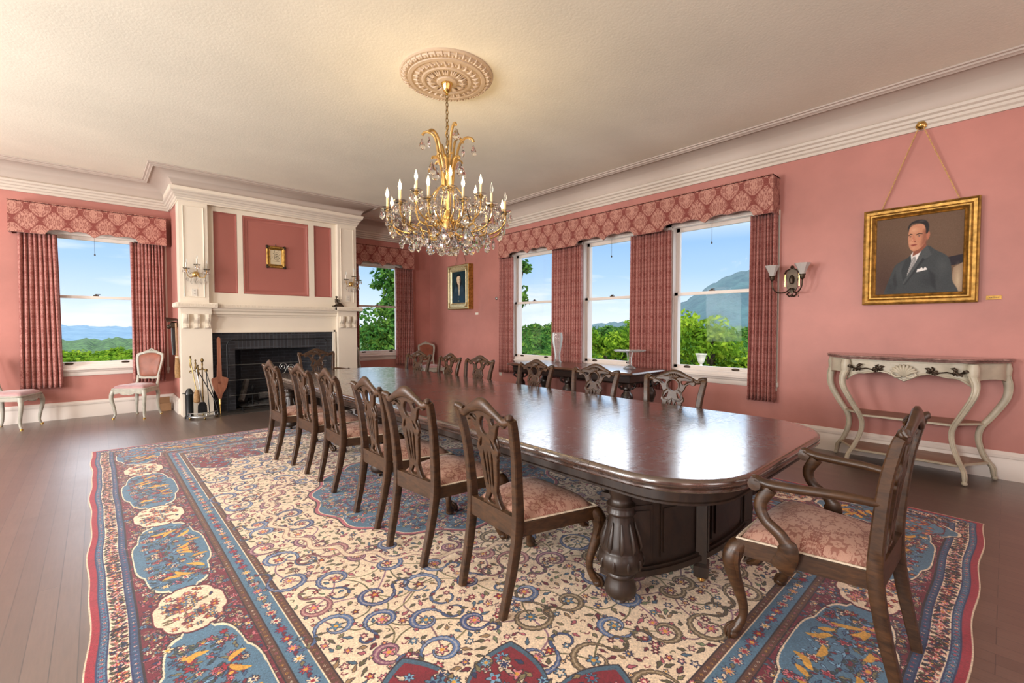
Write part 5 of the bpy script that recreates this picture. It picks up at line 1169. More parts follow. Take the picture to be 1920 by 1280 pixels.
def shelf(z, w, wf, d):
    P = [(-w, -.03), (-w, -.12), (-wf-.03, -d+.10), (-wf, -d), (-.15, -d+.0), (0, -d-.005), (.15, -d), (wf, -d), (wf+.03, -d+.10), (w, -.12), (w, -.03)]; P = [tuple(p) for p in crom(P, 4)]
    m = MB(); m.loft([[(x*a, y*a, zz) for x, y in P] for a, zz in ((.985, z-.022), (1, z-.018), (1, z-.004), (.985, z))]); s_ = m.build('shelf', M['console'], cn, 35)
    m = MB(); m.loft([[(x*.972, -.03+(y+.03)*.972, zz) for x, y in P] for zz in (z-.002, z+.0015)]); m.build('shelf_panel', M['shelfwood'], s_, 0)
shelf(.515, .52, .345, .40); shelf(.165, .56, .40, .45)

# ================================================================== FRENCH SIDE CHAIRS (front = +x)
def make_french(label):
    t = thing('upholstered_side_chair', label, 'chair')
    zs = .46
    O = [(-.20, -.17), (-.05, -.205), (.12, -.245), (.20, -.250), (.225, -.20), (.232, 0), (.225, .20), (.20, .250), (.12, .245), (-.05, .205), (-.20, .17)]
    P = [tuple(p) for p in crom(O, 4, True)]
    m = MB(); m.loft([[(x*a, y*a, z) for x, y in P] for a, z in ((.955, zs-.07), (.97, zs-.06), (.965, zs-.02), (1., zs-.012), (1., zs), (.97, zs+.004))]); m.tube([(.225, -.10, zs-.075), (.235, -.03, zs-.085), (.237, 0, zs-.078), (.235, .03, zs-.085), (.225, .10, zs-.075)], [.006, .014, .016, .014, .006], 7)
    m.tube([(.215, -.2, zs-.078), (.222, -.12, zs-.062), (.226, 0, zs-.07), (.222, .12, zs-.062), (.215, .2, zs-.078)], .009, 6); m.build('seat_frame', M['french'], t, 40)
    m = MB(); m.loft([[(x*a+(.012), y*a, z) for x, y in P] for a, z in ((.90, zs), (.90, zs+.012), (.84, zs+.034), (.68, zs+.050), (.4, zs+.058), (.05, zs+.060))]); m.build('seat', M['rose'], t, 60)
    for s in (-1, 1):
        for nm, Q in (('front_leg', [(.195, s*.222, zs-.03), (.212, s*.240, zs-.09), (.214, s*.242, .30), (.192, s*.222, .16), (.186, s*.214, .07), (.200, s*.226, .02), (.206, s*.230, .008)]), ('rear_leg', [(-.185, s*.155, zs-.03), (-.20, s*.165, .34), (-.19, s*.162, .2), (-.20, s*.172, .08), (-.225, s*.185, .008)])):
            m = MB(); P2 = crom(Q, 5); n = len(P2); m.tube(P2, [np.interp(i/(n-1), (0, .25, .6, .85, 1), (.032, .028, .019, .014, .019)) for i in range(n)], 9); l = m.build(nm, M['french'], t, 50)
            e = P2[-1]; m = MB(); m.lathe([(.0, 0), (.018, 0), (.020, .014), (.015, .022), (0, .022)], (e[0], e[1], 0), 10); m.build('toe_cap', M['brass'], l)
    def bl(b): return -.195-.10*max(0, (b-zs))/.55
    half = [(0, 1.015), (.07, 1.010), (.12, .990), (.17, .975), (.205, .955), (.215, .91), (.205, .82), (.185, .72), (.165, .62), (.150, .575), (.08, .560), (0, .565)]
    ih = [(0, .972), (.07, .967), (.115, .950), (.155, .938), (.172, .92), (.175, .88), (.168, .81), (.150, .71), (.135, .63), (.118, .605), (.06, .598), (0, .600)]
    def full(h, n=4): q = [tuple(p) for p in crom(h, n)]; return q+[(-x, y) for x, y in reversed(q) if abs(x) > 1e-6]
    m = MB(); m.cut([full(half), full(ih)], .036, lambda a, b, c: (bl(b)+c-.03*(1-(a/.22)**2), a, b), .007, 2)
    for s in (-1, 1): m.tube([(bl(.62)-.006, s*.160, .62), (bl(.56)-.004, s*.158, .55), (-.195, s*.160, zs+.03), (-.190, s*.158, zs-.04)], [.021, .019, .021, .026], 8)
    m.tube([(bl(1.0)-.02, -.05, 1.012), (bl(1.02)-.02, 0, 1.030), (bl(1.0)-.02, .05, 1.012)], [.008, .016, .008], 7); m.tube([(bl(1)-.012, -.02, 1.0), (bl(1)-.010, 0, 1.02), (bl(1)-.012, .02, 1.0)], [.008, .013, .008], 7); m.build('back_frame', M['french'], t, 50)
    m = MB(); q = full(ih); n = len(q); c = (0, .79)
    def pk(a, x): return [(bl(c[1]+(b-c[1])*a)-.03*(1-(u*a/.22)**2)+x, u*a, c[1]+(b-c[1])*a) for u, b in q]
    m.loft([pk(1.0, -.010), pk(1.0, .008), pk(.94, .020), pk(.80, .028), pk(.5, .034), pk(.05, .036)]); m.build('back_cushion', M['leather'], t, 60)
    return t
f0 = make_french('grey-painted side chair with russet velvet back beside the fireplace window'); f0['group'] = 'painted side chairs along the walls'
f0.location = (.47, 9.13, 0); f0.rotation_euler = (0, 0, R(-129)); f0.scale = (.98, .98, 1.01)
dup(f0, (-.87, 9.26, 0), R(-22), 'grey-painted side chair cut off by the left edge of the picture')
dup(f0, (5.72, 9.02, 0), R(-100), 'pale-framed russet upholstered side chair in the far right corner')
dup(f0, (4.19, 9.10, 0), R(2), 'painted side chair mostly hidden behind the right pier of the fireplace')
# ================================================================== PERSIAN CARPET (pattern drawn here, quarter by quarter)
RX0, RX1, RY0, RY1 = -.06, 4.58, .07, 6.83
def carpet_image():
    S = 340; W_, L_ = RX1-RX0, RY1-RY0; w, h = int(W_*S/2), int(L_*S/2)
    X, Y = np.meshgrid((np.arange(w)+.5)/S, (np.arange(h)+.5)/S); hw, hl = W_/2, L_/2
    d = np.minimum(X, Y); rg = np.random.default_rng(11); pr = random.Random(5)
    NAVY, BLUE, SKY, RED, WINE, CREAM, PINK, OLIVE, GOLD, BROWN, ROSE, DARK = [srgb(*c) for c in ((38, 48, 88), (86, 124, 152), (120, 165, 195), (150, 32, 50), (108, 32, 48), (229, 206, 178), (206, 120, 130), (120, 112, 78), (212, 156, 62), (92, 58, 46), (176, 92, 104), (46, 34, 40))]
    A = np.ones((h, w, 3))*CREAM
    def band(a, b, c): A[(d >= a) & (d < b)] = c
    band(0, .012, CREAM*.92); band(.006, .034, RED); band(.034, .040, NAVY); band(.040, .066, BLUE*.9); band(.066, .072, NAVY); band(.072, .138, CREAM); band(.138, .144, NAVY); band(.144, .172, NAVY*.6+BLUE*.35); band(.172, .178, DARK); band(.178, .575, WINE); band(.575, .580, DARK); band(.580, .608, BROWN); band(.608, .614, DARK); band(.614, .700, BLUE*.92); band(.700, .706, CREAM); band(.706, .738, BROWN); band(.738, .745, DARK)
    def stamp(cx, cy, rad, fn):
        x0, x1, y0, y1 = int((cx-rad)*S), int((cx+rad)*S)+2, int((cy-rad)*S), int((cy+rad)*S)+2
        x0, y0, x1, y1 = max(x0, 0), max(y0, 0), min(x1, w), min(y1, h)
        if x1 <= x0 or y1 <= y0: return
        fn(A[y0:y1, x0:x1], X[y0:y1, x0:x1]-cx, Y[y0:y1, x0:x1]-cy)
    def put(sub, m, c): sub[m] = c
    def flower(cx, cy, r, n, c1, c2, c3=None, out=DARK, ph=0.):
        def f(s, x, y):
            q = np.hypot(x, y); t = np.arctan2(y, x)+ph; e = r*(.74+.26*np.cos(n*t))
            if out is not None: put(s, q < e*1.0+.004, out)
            put(s, q < e-.001, c1)
            if c3 is not None: put(s, q < e*.66, c3)
            put(s, q < r*.34, c2)
        stamp(cx, cy, r+.01, f)
    def leaf(cx, cy, l, wd, a, c, out=DARK):
        ca, sa = math.cos(a), math.sin(a)
        def f(s, x, y):
            u = (x*ca+y*sa)/l; v = (-x*sa+y*ca)/wd; k = np.abs(v)-(1-u*u)*(1+.3*np.sign(u))
            put(s, (np.abs(u) < 1.06) & (k < .30), out); put(s, (np.abs(u) < 1) & (k < -.12), c)
        stamp(cx, cy, l*1.15, f)
    def stroke(P, r, c, out=None, ro=.003):
        for j, p in enumerate(P):
            q = r[j] if hasattr(r, '__len__') else r
            if out is not None: stamp(p[0], p[1], q+ro, lambda s, x, y: put(s, x*x+y*y < (q+ro)**2, out))
        for j, p in enumerate(P):
            q = r[j] if hasattr(r, '__len__') else r
            stamp(p[0], p[1], q, lambda s, x, y: put(s, x*x+y*y < q*q, c))
    def dense(P, step=.004):
        out = []
        for a, b in zip(P[:-1], P[1:]):
            n = max(1, int(math.hypot(b[0]-a[0], b[1]-a[1])/step)); out += [(a[0]+(b[0]-a[0])*k/n, a[1]+(b[1]-a[1])*k/n) for k in range(n)]
        return out
    pick = lambda *c: c[pr.randrange(len(c))]
    fx0, fy0 = .745, .745
    R_ = np.hypot(X-hw, Y-hl); T_ = np.arctan2(Y-hl, X-hw)
    rM = 1.04+.028*np.cos(16*T_); rO = 1.36+.03*np.cos(32*T_)
    rc = np.hypot(X-fx0, Y-fy0); tc = np.arctan2(Y-fy0, X-fx0)
    lob = .57+.31*(1-np.abs((tc % (PI/6))/(PI/12)-1))**.5
    infield = d > .745
    field = infield & (R_ > rM); spand = infield & (rc < lob)
    zone = np.where(spand, 2, np.where(infield & (R_ < .47+.04*np.cos(8*T_)), 4, np.where(infield & (R_ < rM), 3, np.where(infield & (R_ < rO), 5, np.where(infield, 1, 0)))))
    # ---- cream field: scrolling arabesques, stems, blossoms
    cent = []
    tries = 0
    while len(cent) < 60 and tries < 6000:
        tries += 1; x, y = pr.uniform(fx0+.06, hw+.1), pr.uniform(fy0+.06, hl)
        if math.hypot(x-hw, y-hl) < 1.22 or math.hypot(x-fx0, y-fy0) < .80: continue
        if all(math.hypot(x-a, y-b) > .205 for a, b, *_ in cent): cent.append((x, y))
    for i, (x, y) in enumerate(cent):
        for (a, b) in cent[:i]:
            if math.hypot(a-x, b-y) < .33:
                nx, ny = -(b-y), a-x; k = pr.uniform(-.3, .3); P = crom([(x, y), ((x+a)/2+nx*k, (y+b)/2+ny*k), (a, b)], 8); stroke(dense([tuple(p) for p in P]), .0042, pick(OLIVE, srgb(140, 100, 120), srgb(120, 88, 96), OLIVE*.8))
    for i, (x, y) in enumerate(cent):
        s = pick(-1, 1); ph = pr.uniform(0, 6.28); r0 = pr.uniform(.070, .118); tint = pick(srgb(70, 92, 140), srgb(86, 112, 158), srgb(128, 78, 104), srgb(110, 92, 66), srgb(60, 76, 126), srgb(150, 92, 100)); P = []; r = []
        n = 110
        for k in range(n):
            u = k/n; q = r0*(1-.62*u); P.append((x+q*math.cos(ph+s*u*6.6), y+q*math.sin(ph+s*u*6.6))); r.append((.0095*math.sin(PI*min(1, u*1.08+.04))+.003)*(1+.28*math.cos(k*1.1)))
        stroke(P, r, tint, DARK*.8, .0025); stroke(P[6:-6:1], [q*.36 for q in r[6:-6]], tint*.5+CREAM*.5)
        flower(x, y, .030, pick(5, 6, 8), pick(RED, ROSE, BLUE, PINK, WINE), GOLD, pick(CREAM, None, PINK))
        # the scroll runs out into a counter-curl with leaves along it
        q0 = P[0]; a0 = ph-s*PI/2; C_ = []; r1 = r0*pr.uniform(.45, .7); ox, oy = q0[0]+r1*math.cos(ph), q0[1]+r1*math.sin(ph)
        for k in range(70): u = k/70; q = r1*(1-.55*u); C_.append((ox+q*math.cos(ph+PI+s*u*5.2), oy+q*math.sin(ph+PI+s*u*5.2)))
        stroke(C_, [.0062*(1-k/90)+.002 for k in range(70)], tint*.85, DARK*.8, .002)
        flower(C_[-1][0], C_[-1][1], .017, 6, pick(BLUE, ROSE, RED, WINE), CREAM, None)
        for k in (8, 20, 34): leaf(C_[k][0]+.014, C_[k][1]+.008, .020, .008, ph+k, pick(OLIVE, OLIVE*.7, WINE, srgb(150, 120, 84)))
        for k in (14, 38, 62): flower(P[k][0]+.020*math.cos(ph+s*k*.06), P[k][1]+.020*math.sin(ph+s*k*.06), .011, 5, pick(PINK, CREAM, BLUE), pick(RED, GOLD), None)
    pts = []
    for _ in range(9000):
        x, y = pr.uniform(fx0, hw), pr.uniform(fy0, hl); z = zone[min(int(y*S), h-1), min(int(x*S), w-1)]
        if z == 1: rmin = .050
        elif z == 5: rmin = .040
        else: continue
        gx, gy = int(x*S), int(y*S); sub = A[max(gy-5, 0):gy+6, max(gx-5, 0):gx+6]
        if np.abs(sub-CREAM).sum() > 2.0: continue
        pts.append((x, y)); t = pr.random()
        if t < .26: flower(x, y, pr.uniform(.015, .026), pick(5, 6, 8), pick(RED, ROSE, BLUE, NAVY+.1, PINK, WINE), pick(CREAM, GOLD), pick(None, CREAM, PINK))
        elif t < .80: leaf(x, y, pr.uniform(.016, .028), pr.uniform(.006, .010), pr.uniform(0, 6.28), pick(OLIVE, OLIVE*.75, srgb(150, 120, 84), WINE, BLUE*.8, srgb(120, 132, 96), ROSE))
        else:
            a = pr.uniform(0, 6.28); stroke([(x+.022*k/9*math.cos(a+k*.25), y+.022*k/9*math.sin(a+k*.25)) for k in range(10)], .0028, pick(OLIVE*.7, BROWN, WINE))
    m = infield & (np.abs(R_-rO) < .016) & (zone != 2); A[m] = CREAM*.98; m2 = infield & (np.abs(R_-rO-.018) < .003) & (zone != 2); A[m2] = srgb(150, 110, 100); m2 = infield & (np.abs(R_-rO+.018) < .003) & (zone != 2); A[m2] = srgb(150, 110, 100)
    # ---- blue centre medallion
    A[zone == 3] = BLUE*.88; m = infield & (np.abs(R_-rM) < .012); A[m] = ROSE; m = infield & (np.abs(R_-rM-.016) < .005); A[m] = DARK; m = infield & (np.abs(R_-rM+.016) < .004); A[m] = CREAM
    A[zone == 4] = ROSE*.92; e4 = np.abs(R_-(.47+.04*np.cos(8*T_))); A[infield & (e4 < .010)] = CREAM; A[infield & (e4 < .005)] = WINE
    for k in range(9):                                   # tendrils on the blue
        a0 = -PI+PI/2*(k+.5)/9
        for s in (-1, 1): P = crom([(hw+q*math.cos(a0+s*o), hl+q*math.sin(a0+s*o)) for q, o in ((.52, 0), (.66, .09), (.80, .0), (.92, .07), (.98, .02))], 10); stroke(dense([tuple(p) for p in P]), .006, pick(srgb(150, 180, 200), srgb(64, 74, 96), PINK))
    for _ in range(1500):
        q, t = pr.uniform(.05, 1.0), -PI+pr.uniform(0, PI/2); x, y = hw+q*math.cos(t), hl+q*math.sin(t)
        if q > .44: (flower(x, y, pr.uniform(.012, .024), pick(5, 6), pick(CREAM, PINK, RED, srgb(60, 80, 120), srgb(226, 190, 150)), pick(RED, NAVY, GOLD), None) if pr.random() < .42 else leaf(x, y, pr.uniform(.014, .024), .007, pr.uniform(0, 6.28), pick(NAVY, srgb(150, 150, 110), SKY, CREAM*.9, WINE), NAVY))
        elif pr.random() < .6: (flower(x, y, pr.uniform(.012, .022), 6, pick(CREAM, BLUE, PINK), pick(RED, NAVY), None) if pr.random() < .5 else leaf(x, y, .018, .007, pr.uniform(0, 6.28), pick(OLIVE, CREAM, NAVY)))
    # ---- wine-red corner pieces with lobed edges
    A[zone == 2] = RED*.82; e = np.abs(rc-lob); A[infield & (e < .015)] = BLUE*.75; A[infield & (np.abs(rc-lob-.018) < .004)] = DARK
    for a in (.0, PI/6*1.0, PI/3, PI/2):
        P = [(fx0+q*math.cos(a), fy0+q*math.sin(a)) for q in np.linspace(.05, .60, 120)]
        stroke(P, .0045, CREAM*.9)
    for _ in range(420):
        q, t = pr.uniform(.04, .80), pr.uniform(0, PI/2); x, y = fx0+q*math.cos(t), fy0+q*math.sin(t)
        if zone[min(int(y*S), h-1), min(int(x*S), w-1)] != 2: continue
        if pr.random() < .45: flower(x, y, pr.uniform(.018, .034), pick(5, 6, 8), pick(CREAM, BLUE, SKY, PINK), pick(GOLD, RED, NAVY), pick(None, NAVY))
        else: leaf(x, y, pr.uniform(.018, .028), .009, pr.uniform(0, 6.28), pick(OLIVE, CREAM*.9, srgb(140, 120, 80), NAVY))
    # ---- borders
    def along(dd, step, fn, phase=0.):
        """repeat fn(x, y, horizontal) along both edges of the quarter at distance dd from the rim"""
        x = hw-phase
        while x > dd: fn(x, dd, True); x -= step
        y = hl-phase
        while y > dd: fn(dd, y, False); y -= step
    along(.053, .030, lambda x, y, hz: flower(x, y, .009, 5, pick(CREAM, PINK, SKY), RED, None, NAVY))
    def guard(x, y, hz):
        flower(x, y, .019, 6, pick(ROSE, RED, PINK), GOLD, None, None); 
        for s in (-1, 1): leaf(x+(.024 if hz else s*.018), y+(s*.018 if hz else .024), .016, .006, (.7*s if hz else .9*s), pick(OLIVE*.8, NAVY, WINE, DARK), OLIVE*.5)
    along(.105, .036, guard)
    for _ in range(1500):
        s_ = pr.uniform(.08, hl); o_ = pr.uniform(.078, .134); x, y = (o_, s_) if pr.random() < hl/(hl+hw) else (s_*hw/hl, o_)
        (flower(x, y, pr.uniform(.007, .013), 5, pick(RED, ROSE, NAVY, PINK, WINE), pick(CREAM, GOLD), None, None) if pr.random() < .5 else leaf(x, y, .013, .005, pr.uniform(0, 6.28), pick(OLIVE*.7, NAVY, WINE, DARK), None))
    along(.158, .034, lambda x, y, hz: flower(x, y, .008, 4, pick(SKY, CREAM, ROSE), RED, None, None))
    along(.594, .030, lambda x, y, hz: flower(x, y, .008, 4, pick(CREAM*.9, GOLD*.9, ROSE), DARK, None, None)); along(.722, .030, lambda x, y, hz: flower(x, y, .008, 4, pick(CREAM*.9, ROSE, GOLD*.9), DARK, None, None))
    def gb(x, y, hz): flower(x, y, .026, 8, pick(CREAM, PINK, RED, srgb(220, 190, 140)), pick(GOLD, RED), pick(None, ROSE), NAVY); (leaf(x+.040, y, .018, .008, .5, pick(CREAM, OLIVE, WINE), NAVY) if hz else leaf(x, y+.040, .018, .008, 1.1, pick(CREAM, OLIVE, WINE), NAVY))
    along(.657, .082, gb)
    # main border ground: small leaf and blossom filling
    for _ in range(5200):
        if pr.random() < hw/(hw+hl): x, y = pr.uniform(.19, hw), pr.uniform(.19, .565)
        else: x, y = pr.uniform(.19, .565), pr.uniform(.19, hl)
        if min(x, y) > .565: continue
        t = pr.random()
        if t < .34: flower(x, y, pr.uniform(.010, .020), pick(5, 6), pick(CREAM*.95, PINK, BLUE, ROSE, srgb(200, 170, 130)), pick(RED, GOLD, NAVY), None, DARK)
        elif t < .8: leaf(x, y, pr.uniform(.012, .024), .006, pr.uniform(0, 6.28), pick(OLIVE, BLUE*.7, CREAM*.8, srgb(150, 60, 78), NAVY, ROSE, srgb(130, 50, 66)), WINE*.6)
        else:
            a = pr.uniform(0, 6.28); stroke([(x+.004*k*math.cos(a+k*.3), y+.004*k*math.sin(a+k*.3)) for k in range(9)], .0025, pick(CREAM*.85, OLIVE, PINK))
    # lobed cartouches: blue ones with gold strokes, small cream ones between
    def cart(cx, cy, hz, la, lb, col, big):
        def f(s, x, y):
            u, v = (x, y) if hz else (y, x); U = np.abs(u)/la; Vv = np.abs(v)/lb
            k = np.maximum(U**4+Vv**4, 0); k2 = (U/.60)**4+(Vv/1.22)**4; k3 = (U/1.10)**4+(Vv/.55)**4; k = np.minimum(np.minimum(k, k2), k3)
            put(s, k < 1.28, DARK); put(s, k < 1.18, CREAM if big else WINE); put(s, k < 1.0, col)
        stamp(cx, cy, max(la, lb)*1.25, f)
        n = 330 if big else 80
        for _ in range(n):
            u, v = pr.uniform(-.9, .9)*la, pr.uniform(-.85, .85)*lb; x, y = (cx+u, cy+v) if hz else (cx+v, cy+u)
            if big: (flower(x, y, pr.uniform(.014, .028), pick(5, 6, 8), pick(CREAM, PINK, RED, srgb(150, 46, 60), srgb(224, 196, 160), ROSE), pick(GOLD, RED, NAVY), pick(None, None, WINE), DARK) if pr.random() < .30 else leaf(x, y, pr.uniform(.014, .024), .006, pr.uniform(0, 6.28), pick(srgb(48, 66, 70), OLIVE, SKY, WINE, srgb(58, 74, 62), srgb(60, 96, 130)), NAVY*.7))
            else: (flower(x, y, pr.uniform(.014, .024), 6, pick(RED, ROSE, PINK, BLUE), GOLD, None, BROWN) if pr.random() < .6 else leaf(x, y, .02, .007, pr.uniform(0, 6.28), pick(OLIVE, WINE, NAVY), BROWN))
        if big:
            for _ in range(12):
                u, v = pr.uniform(-.72, .72)*la, pr.uniform(-.62, .62)*lb; a = pr.uniform(-.5, 1.3); l = pr.uniform(.06, .13); cv = pr.uniform(-1.6, 1.6)
                P = []; r = []; px, py = u, v
                for k in range(30): t = k/29; an = a+cv*(t-.5)+(0 if hz else 1.2); P.append((cx+px, cy+py) if hz else (cx+py, cy+px)); px += l/30*math.cos(an); py += l/30*math.sin(an); r.append(.004+.011*math.sin(PI*t)**.8)
                stroke(P, r, GOLD*pr.uniform(.92, 1.05))
    D_ = .375
    for y in (hl, hl-1.49*1, hl-1.49*2+.12): cart(D_, y, False, .50 if y > 1 else .36, .145, BLUE*.92, True)
    for y in (hl-.745, hl-.745-1.46): cart(D_, y, False, .20, .12, CREAM, False)
    for x in (hw, hw-1.42): cart(x, D_, True, .46, .145, BLUE*.92, True)
    cart(hw-.71, D_, True, .19, .12, CREAM, False); cart(D_, D_, True, .15, .15, BLUE, False)
    # mirror the quarter, then wool texture
    A = np.concatenate([A, A[:, ::-1]], 1); A = np.concatenate([A, A[::-1]], 0)
    H_, V_ = A.shape[:2]; n1 = rg.normal(0, 1, (H_//2+1, V_//2+1)).repeat(2, 0).repeat(2, 1)[:H_, :V_]; rows = rg.normal(0, 1, (H_//24+1, 1)).repeat(24, 0)[:H_]
    A = A*(1+.055*n1+.018*rows)[..., None]
    px = np.ones((H_, V_, 4), np.float32); px[..., :3] = np.clip(A, 0, 1)
    im = D.images.new('carpet_pattern', V_, H_); im.pixels.foreach_set(px.ravel()); im.update(); im.pack(); return im
def carpet():
    t = NT('hand_knotted_wool'); q = t.n('ShaderNodeTexImage', image=carpet_image(), interpolation='Linear'); t.set(q.inputs[0], t.uv)
    pile = t.noise(t.obj, 260, 2); wv = t.noise(t.obj, 14, 3)
    t.bsdf(t.mix(.25, q.outputs[0], t.ramp(pile, (.3, .7), (.7, 1.25)), 'MULTIPLY'), .9, 0, t.bump(t.math('ADD', pile, t.math('MULTIPLY', wv, 1.5)), .35, .004), Sheen_Weight=.15)
    nu, nv = 72, 104; w, h = RX1-RX0, RY1-RY0; V = []; uv = []
    def wave(u, v):
        e = max(0, 1-u/.08)**2; x = w*u+.008*math.sin(v*31+1)*e+.005*math.sin(v*67)*e+.010*math.sin(v*25)*max(0, 1-(1-u)/.06); y = h*v+.008*math.sin(u*40)*max(0, 1-v/.05)
        z = .011+.006*max(0, math.sin(v*31+1))*max(0, 1-u/.05)
        return x, y, z
    m = MB()
    for j in range(nv+1):
        for i in range(nu+1): V.append(wave(i/nu, j/nv)); uv.append((i/nu, j/nv))
    F = [(j*(nu+1)+i, j*(nu+1)+i+1, (j+1)*(nu+1)+i+1, (j+1)*(nu+1)+i) for j in range(nv) for i in range(nu)]
    rim = [i for i in range(nu+1)]+[j*(nu+1)+nu for j in range(1, nv+1)]+[nv*(nu+1)+i for i in range(nu-1, -1, -1)]+[j*(nu+1) for j in range(nv-1, 0, -1)]
    b = len(V)
    for k in rim: V.append((V[k][0], V[k][1], .001)); uv.append(uv[k])
    n = len(rim); F += [(rim[k], b+k, b+(k+1) % n, rim[(k+1) % n]) for k in range(n)]; F.append(tuple(b+k for k in range(n-1, -1, -1)))
    m.add(V, F); o = m.build('carpet', t.m, None, 60, uvs=uv); o.location = (RX0, RY0, 0)
    tag(o, 'huge patterned red, blue and cream Persian carpet under the dining table', 'carpet')
carpet()

# ================================================================== OUTSIDE
def terrain(name, az0, az1, r0, r1, hfn, mat, na=80, nr=24, kind='structure'):
    m = MB(); V = []
    def pt(u, v): a = R(az0+(az1-az0)*u); r = r0*(r1/r0)**v; return (r*math.sin(a), r*math.cos(a), hfn(math.degrees(a), r))
    m.grid(pt, na, nr); o = m.build(name, mat, None, 180, uvbox=False); o['kind'] = kind; return o
def nz(x, y, s): return math.sin(x*s+1.3*math.sin(y*s*.7))*.5+math.sin(y*s*1.3+2*math.sin(x*s*.45+1))*.5
def ground(a, r):
    base = np.interp(r, (9, 20, 45, 90, 200, 600, 1500), (-1.2, -1.5, -3.2, -9, -22, -46, -70))
    return base+.25*nz(a, r, .3)*(r/30)**.6
terrain('garden_ground', -35, 112, 12.5, 1500, ground, M['grassland'], 120, 40)
# far ridges and the mountain, each a hill with its own distance
def ridge(name, d0, d1, az0, az1, prof, mat, rough, na=140):
    xs = [p[0] for p in prof]; hs = [p[1] for p in prof]
    def h(a, r):
        t = (r-d0)/(d1-d0); env = max(0., math.sin(PI*min(1, max(0, t)))); return -75+(np.interp(a, xs, hs)+75)*env**.8+rough*nz(a*9, r*.02, 1.)*env
    terrain(name, az0, az1, d0, d1, h, mat, na, 26)
ridge('hills', 500, 1500, -32, 40, [(-32, -19), (-15, -22), (-6, -21), (0, -20), (6, -18), (14, -18), (24, -18), (40, -22)], M['woods'], 5)
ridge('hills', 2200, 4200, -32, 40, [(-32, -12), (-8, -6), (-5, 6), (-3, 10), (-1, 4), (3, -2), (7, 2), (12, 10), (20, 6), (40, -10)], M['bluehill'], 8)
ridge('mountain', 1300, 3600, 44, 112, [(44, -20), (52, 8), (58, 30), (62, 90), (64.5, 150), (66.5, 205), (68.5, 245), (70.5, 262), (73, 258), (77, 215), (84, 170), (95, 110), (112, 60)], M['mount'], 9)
ridge('hills', 400, 1200, 40, 112, [(40, -14), (50, -10), (60, -14), (68, -4), (72, 8), (80, 14), (112, 20)], M['woods'], 4)
def leaves(m, cx, cy, cz, rx, ry, rz_, n, size, rg):
    v = rg.normal(0, 1, (n, 3)); v /= np.linalg.norm(v, axis=1)[:, None]; q = rg.uniform(.5, 1.0, (n, 1))**.5
    p = np.array((cx, cy, cz))+v*q*np.array((rx, ry, rz_)); s = size*rg.uniform(.6, 1.35, (n, 1))
    a = rg.normal(0, .8, (n, 3))+v*1.2+np.array((0, 0, .6)); a /= np.linalg.norm(a, axis=1)[:, None]; b = np.cross(a, rg.normal(0, 1, (n, 3))); b /= np.linalg.norm(b, axis=1)[:, None]+1e-9; c = np.cross(a, b)
    V = np.stack((p-b*s, p+c*s*.55, p+b*s, p-c*s*.55), 1).reshape(-1, 3); k = len(m.v)
    m.v += [tuple(t) for t in V.tolist()]; m.f += [(k+4*i, k+4*i+1, k+4*i+2, k+4*i+3) for i in range(n)]; m.mi += [0]*n
def tree(name, label, cat, x, y, z0, blobs, size, dens, mat, seed, trunk=True, group=None):
    rg = np.random.default_rng(seed); t = thing(name, label, cat, (x, y, z0), 0, group); m = MB()
    for (bx, by, bz, r) in blobs:
        k = max(3, int(r*3)); 
        for _ in range(int(5+r*4)):
            v = rg.normal(0, 1, 3); v /= np.linalg.norm(v); q = r*rg.uniform(.25, .85); rr_ = r*rg.uniform(.28, .45)
            leaves(m, bx+v[0]*q, by+v[1]*q, bz+v[2]*q*.9, rr_, rr_, rr_*.75, int(dens*rr_*rr_/(size*size)*.5), size, rg)
    m.build('foliage', mat, t, 0, uvbox=False)
    if trunk:
        m = MB(); top = max(b[2] for b in blobs); m.tube([(0, 0, 0), (.05, .03, top*.5), (0, 0, top*.9)], [.16+top*.012, .12+top*.008, .04], 8)
        for (bx, by, bz, r) in blobs: m.tube([(0, 0, bz*.55), (bx*.5, by*.5, bz*.85), (bx, by, bz)], [.08, .05, .02], 6)
        m.build('trunk', M['bark'], t, 50, uvbox=False)
    return t
tree('maple_tree', 'tall leafy tree filling the window right of the fireplace', 'tree', 10.6, 19.3, -1.6, [(0, 0, 3.0, 2.1), (-1.4, -.3, 1.6, 1.6), (-.2, .2, 5.6, 1.3), (-.6, .1, 3.9, 1.2), (1.3, .2, 1.6, 2.0), (.6, 0, 5.3, 1.4), (-.1, 0, 4.6, 1.2), (1.0, 0, 6.6, 1.1), (.2, .3, .6, 1.6), (-1.0, 0, 2.6, 1.2)], .12, 9, M['leafdark'], 21)
tree('maple_tree', 'leafy branches at the upper left of the far window of the three', 'tree', 14.1, 15.2, -1.6, [(.25, -.2, 4.5, .70), (.1, 0, 6.0, .8), (-.9, .5, 4.2, 1.3), (-1.2, .8, 6.3, 1.3), (.35, -.3, 5.75, .6), (-.6, .5, 3.0, .8)], .11, 9, M['leafdark'], 22)
tree('bushy_tree', 'big bright bushy tree in the window nearest the wall sconce', 'tree', 14.4, 6.3, -1.5, [(0, 0, 1.8, 1.6), (-.9, .9, 1.4, 1.4), (.3, -.9, 1.5, 1.2), (-.2, .2, 2.8, .95), (0, .6, 2.7, .85), (.5, -1.2, .6, 1.1), (-.6, 1.2, 2.2, .8)], .095, 8, M['leaf'], 23)
tree('bushy_tree', 'green bushes rising to the right in the middle one of the three windows', 'tree', 15.0, 10.4, -1.5, [(0, 0, 1.7, 1.6), (.6, -1.0, 2.3, 1.2), (-1.0, 1.2, 1.3, 1.2), (-.2, .9, 2.1, .9), (.2, -.6, .6, 1.4)], .10, 8, M['leaf'], 24)
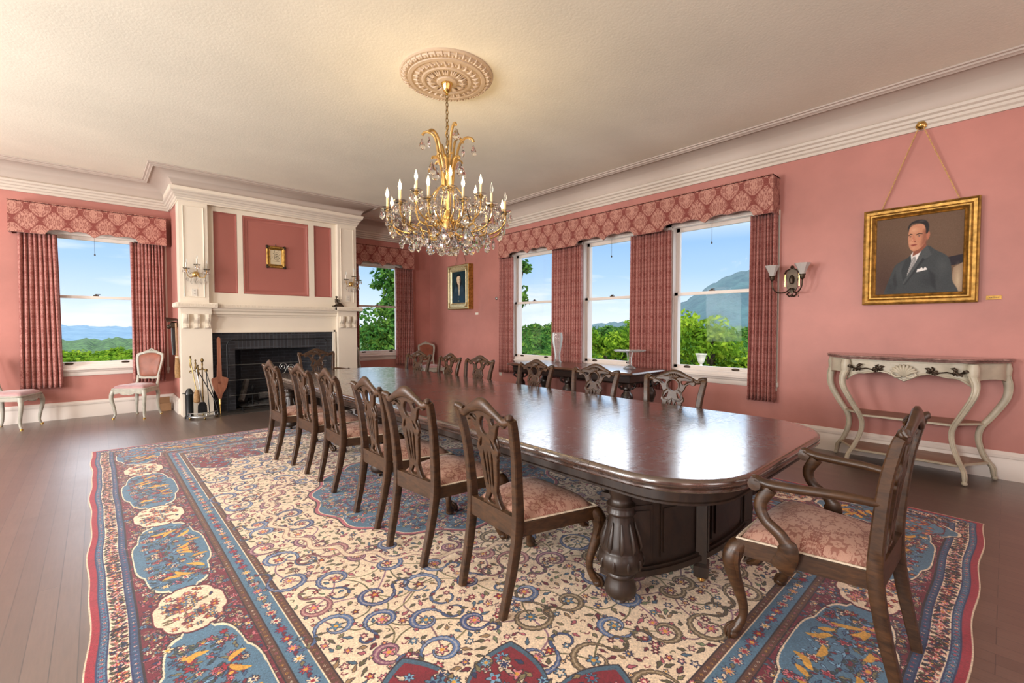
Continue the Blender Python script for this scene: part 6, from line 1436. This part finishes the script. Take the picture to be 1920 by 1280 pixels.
tree('shrub', 'bright yellow-green bush at the lower right of the window left of the fireplace', 'shrub', .5, 19.0, -3.2, [(0, 0, 2.4, 1.1), (-1.2, .2, 1.9, 1.0), (.9, 0, 2.7, 1.0), (-2.2, .4, 1.6, .9), (.1, 0, 1.2, 1.2)], .10, 8, M['leaf'], 25)
# the woods below the house: a crowd of crowns nobody could count
def woodland(name, label, spots, size, mat, seed):
    rg = np.random.default_rng(seed); m = MB()
    for x, y, z, r in spots:
        for _ in range(8):
            v = rg.normal(0, 1, 3); v /= np.linalg.norm(v); q = r*.6; leaves(m, x+v[0]*q, y+v[1]*q, z+v[2]*q*.6, r*.5, r*.5, r*.42, int(1.9*r*r/(size*size)), size, rg)
    o = m.build(name, mat, None, 0, uvbox=False); tag(o, label, 'woodland', None, 'stuff')
rg_ = random.Random(9)
def spots(n, a0, a1, e0, e1):
    o = []
    for _ in range(n):
        a = rg_.uniform(a0, a1); u = rg_.random(); r = 26+54*u; rad = rg_.uniform(.9, 1.5)*(.6+r/60)
        e = np.interp(u, (0, 1), (e0, e1)); o.append((r*math.sin(R(a)), r*math.cos(R(a)), EYE+r*e-rad*.55, rad))
    return o
woodland('woodland', 'green woods sloping away below the window left of the fireplace', spots(120, -11, 5, -.085, -.036), .24, M['leaf'], 31)
woodland('woodland', 'green woods on the slope beyond the three windows', spots(130, 40, 76, -.06, .004), .26, M['leafdark'], 32)
# terrace wall with a stone urn
tw = MB(); tw.b2((11.6, 5.0, -1.6), (12.3, 6.05, .20)); tw.b2((11.5, 4.9, .20), (12.4, 6.15, .27)); q = tw.build('terrace_pier', M['stone'], None, 0); tag(q, 'pale stone pier outside carrying the garden urn', 'pier')
ur = MB(); ur.lathe([(0, 0), (.11, 0), (.11, .03), (.07, .05), (.035, .09), (.03, .12), (.05, .14), (.075, .17), (.10, .26), (.125, .36), (.15, .38), (.15, .40), (.12, .40), (.09, .28), (0, .2)], n=24)
q = ur.build('garden_urn', M['stone']); q.location = (12.0, 5.55, .27); tag(q, 'pale stone urn seen outside the window nearest the sconce', 'urn')
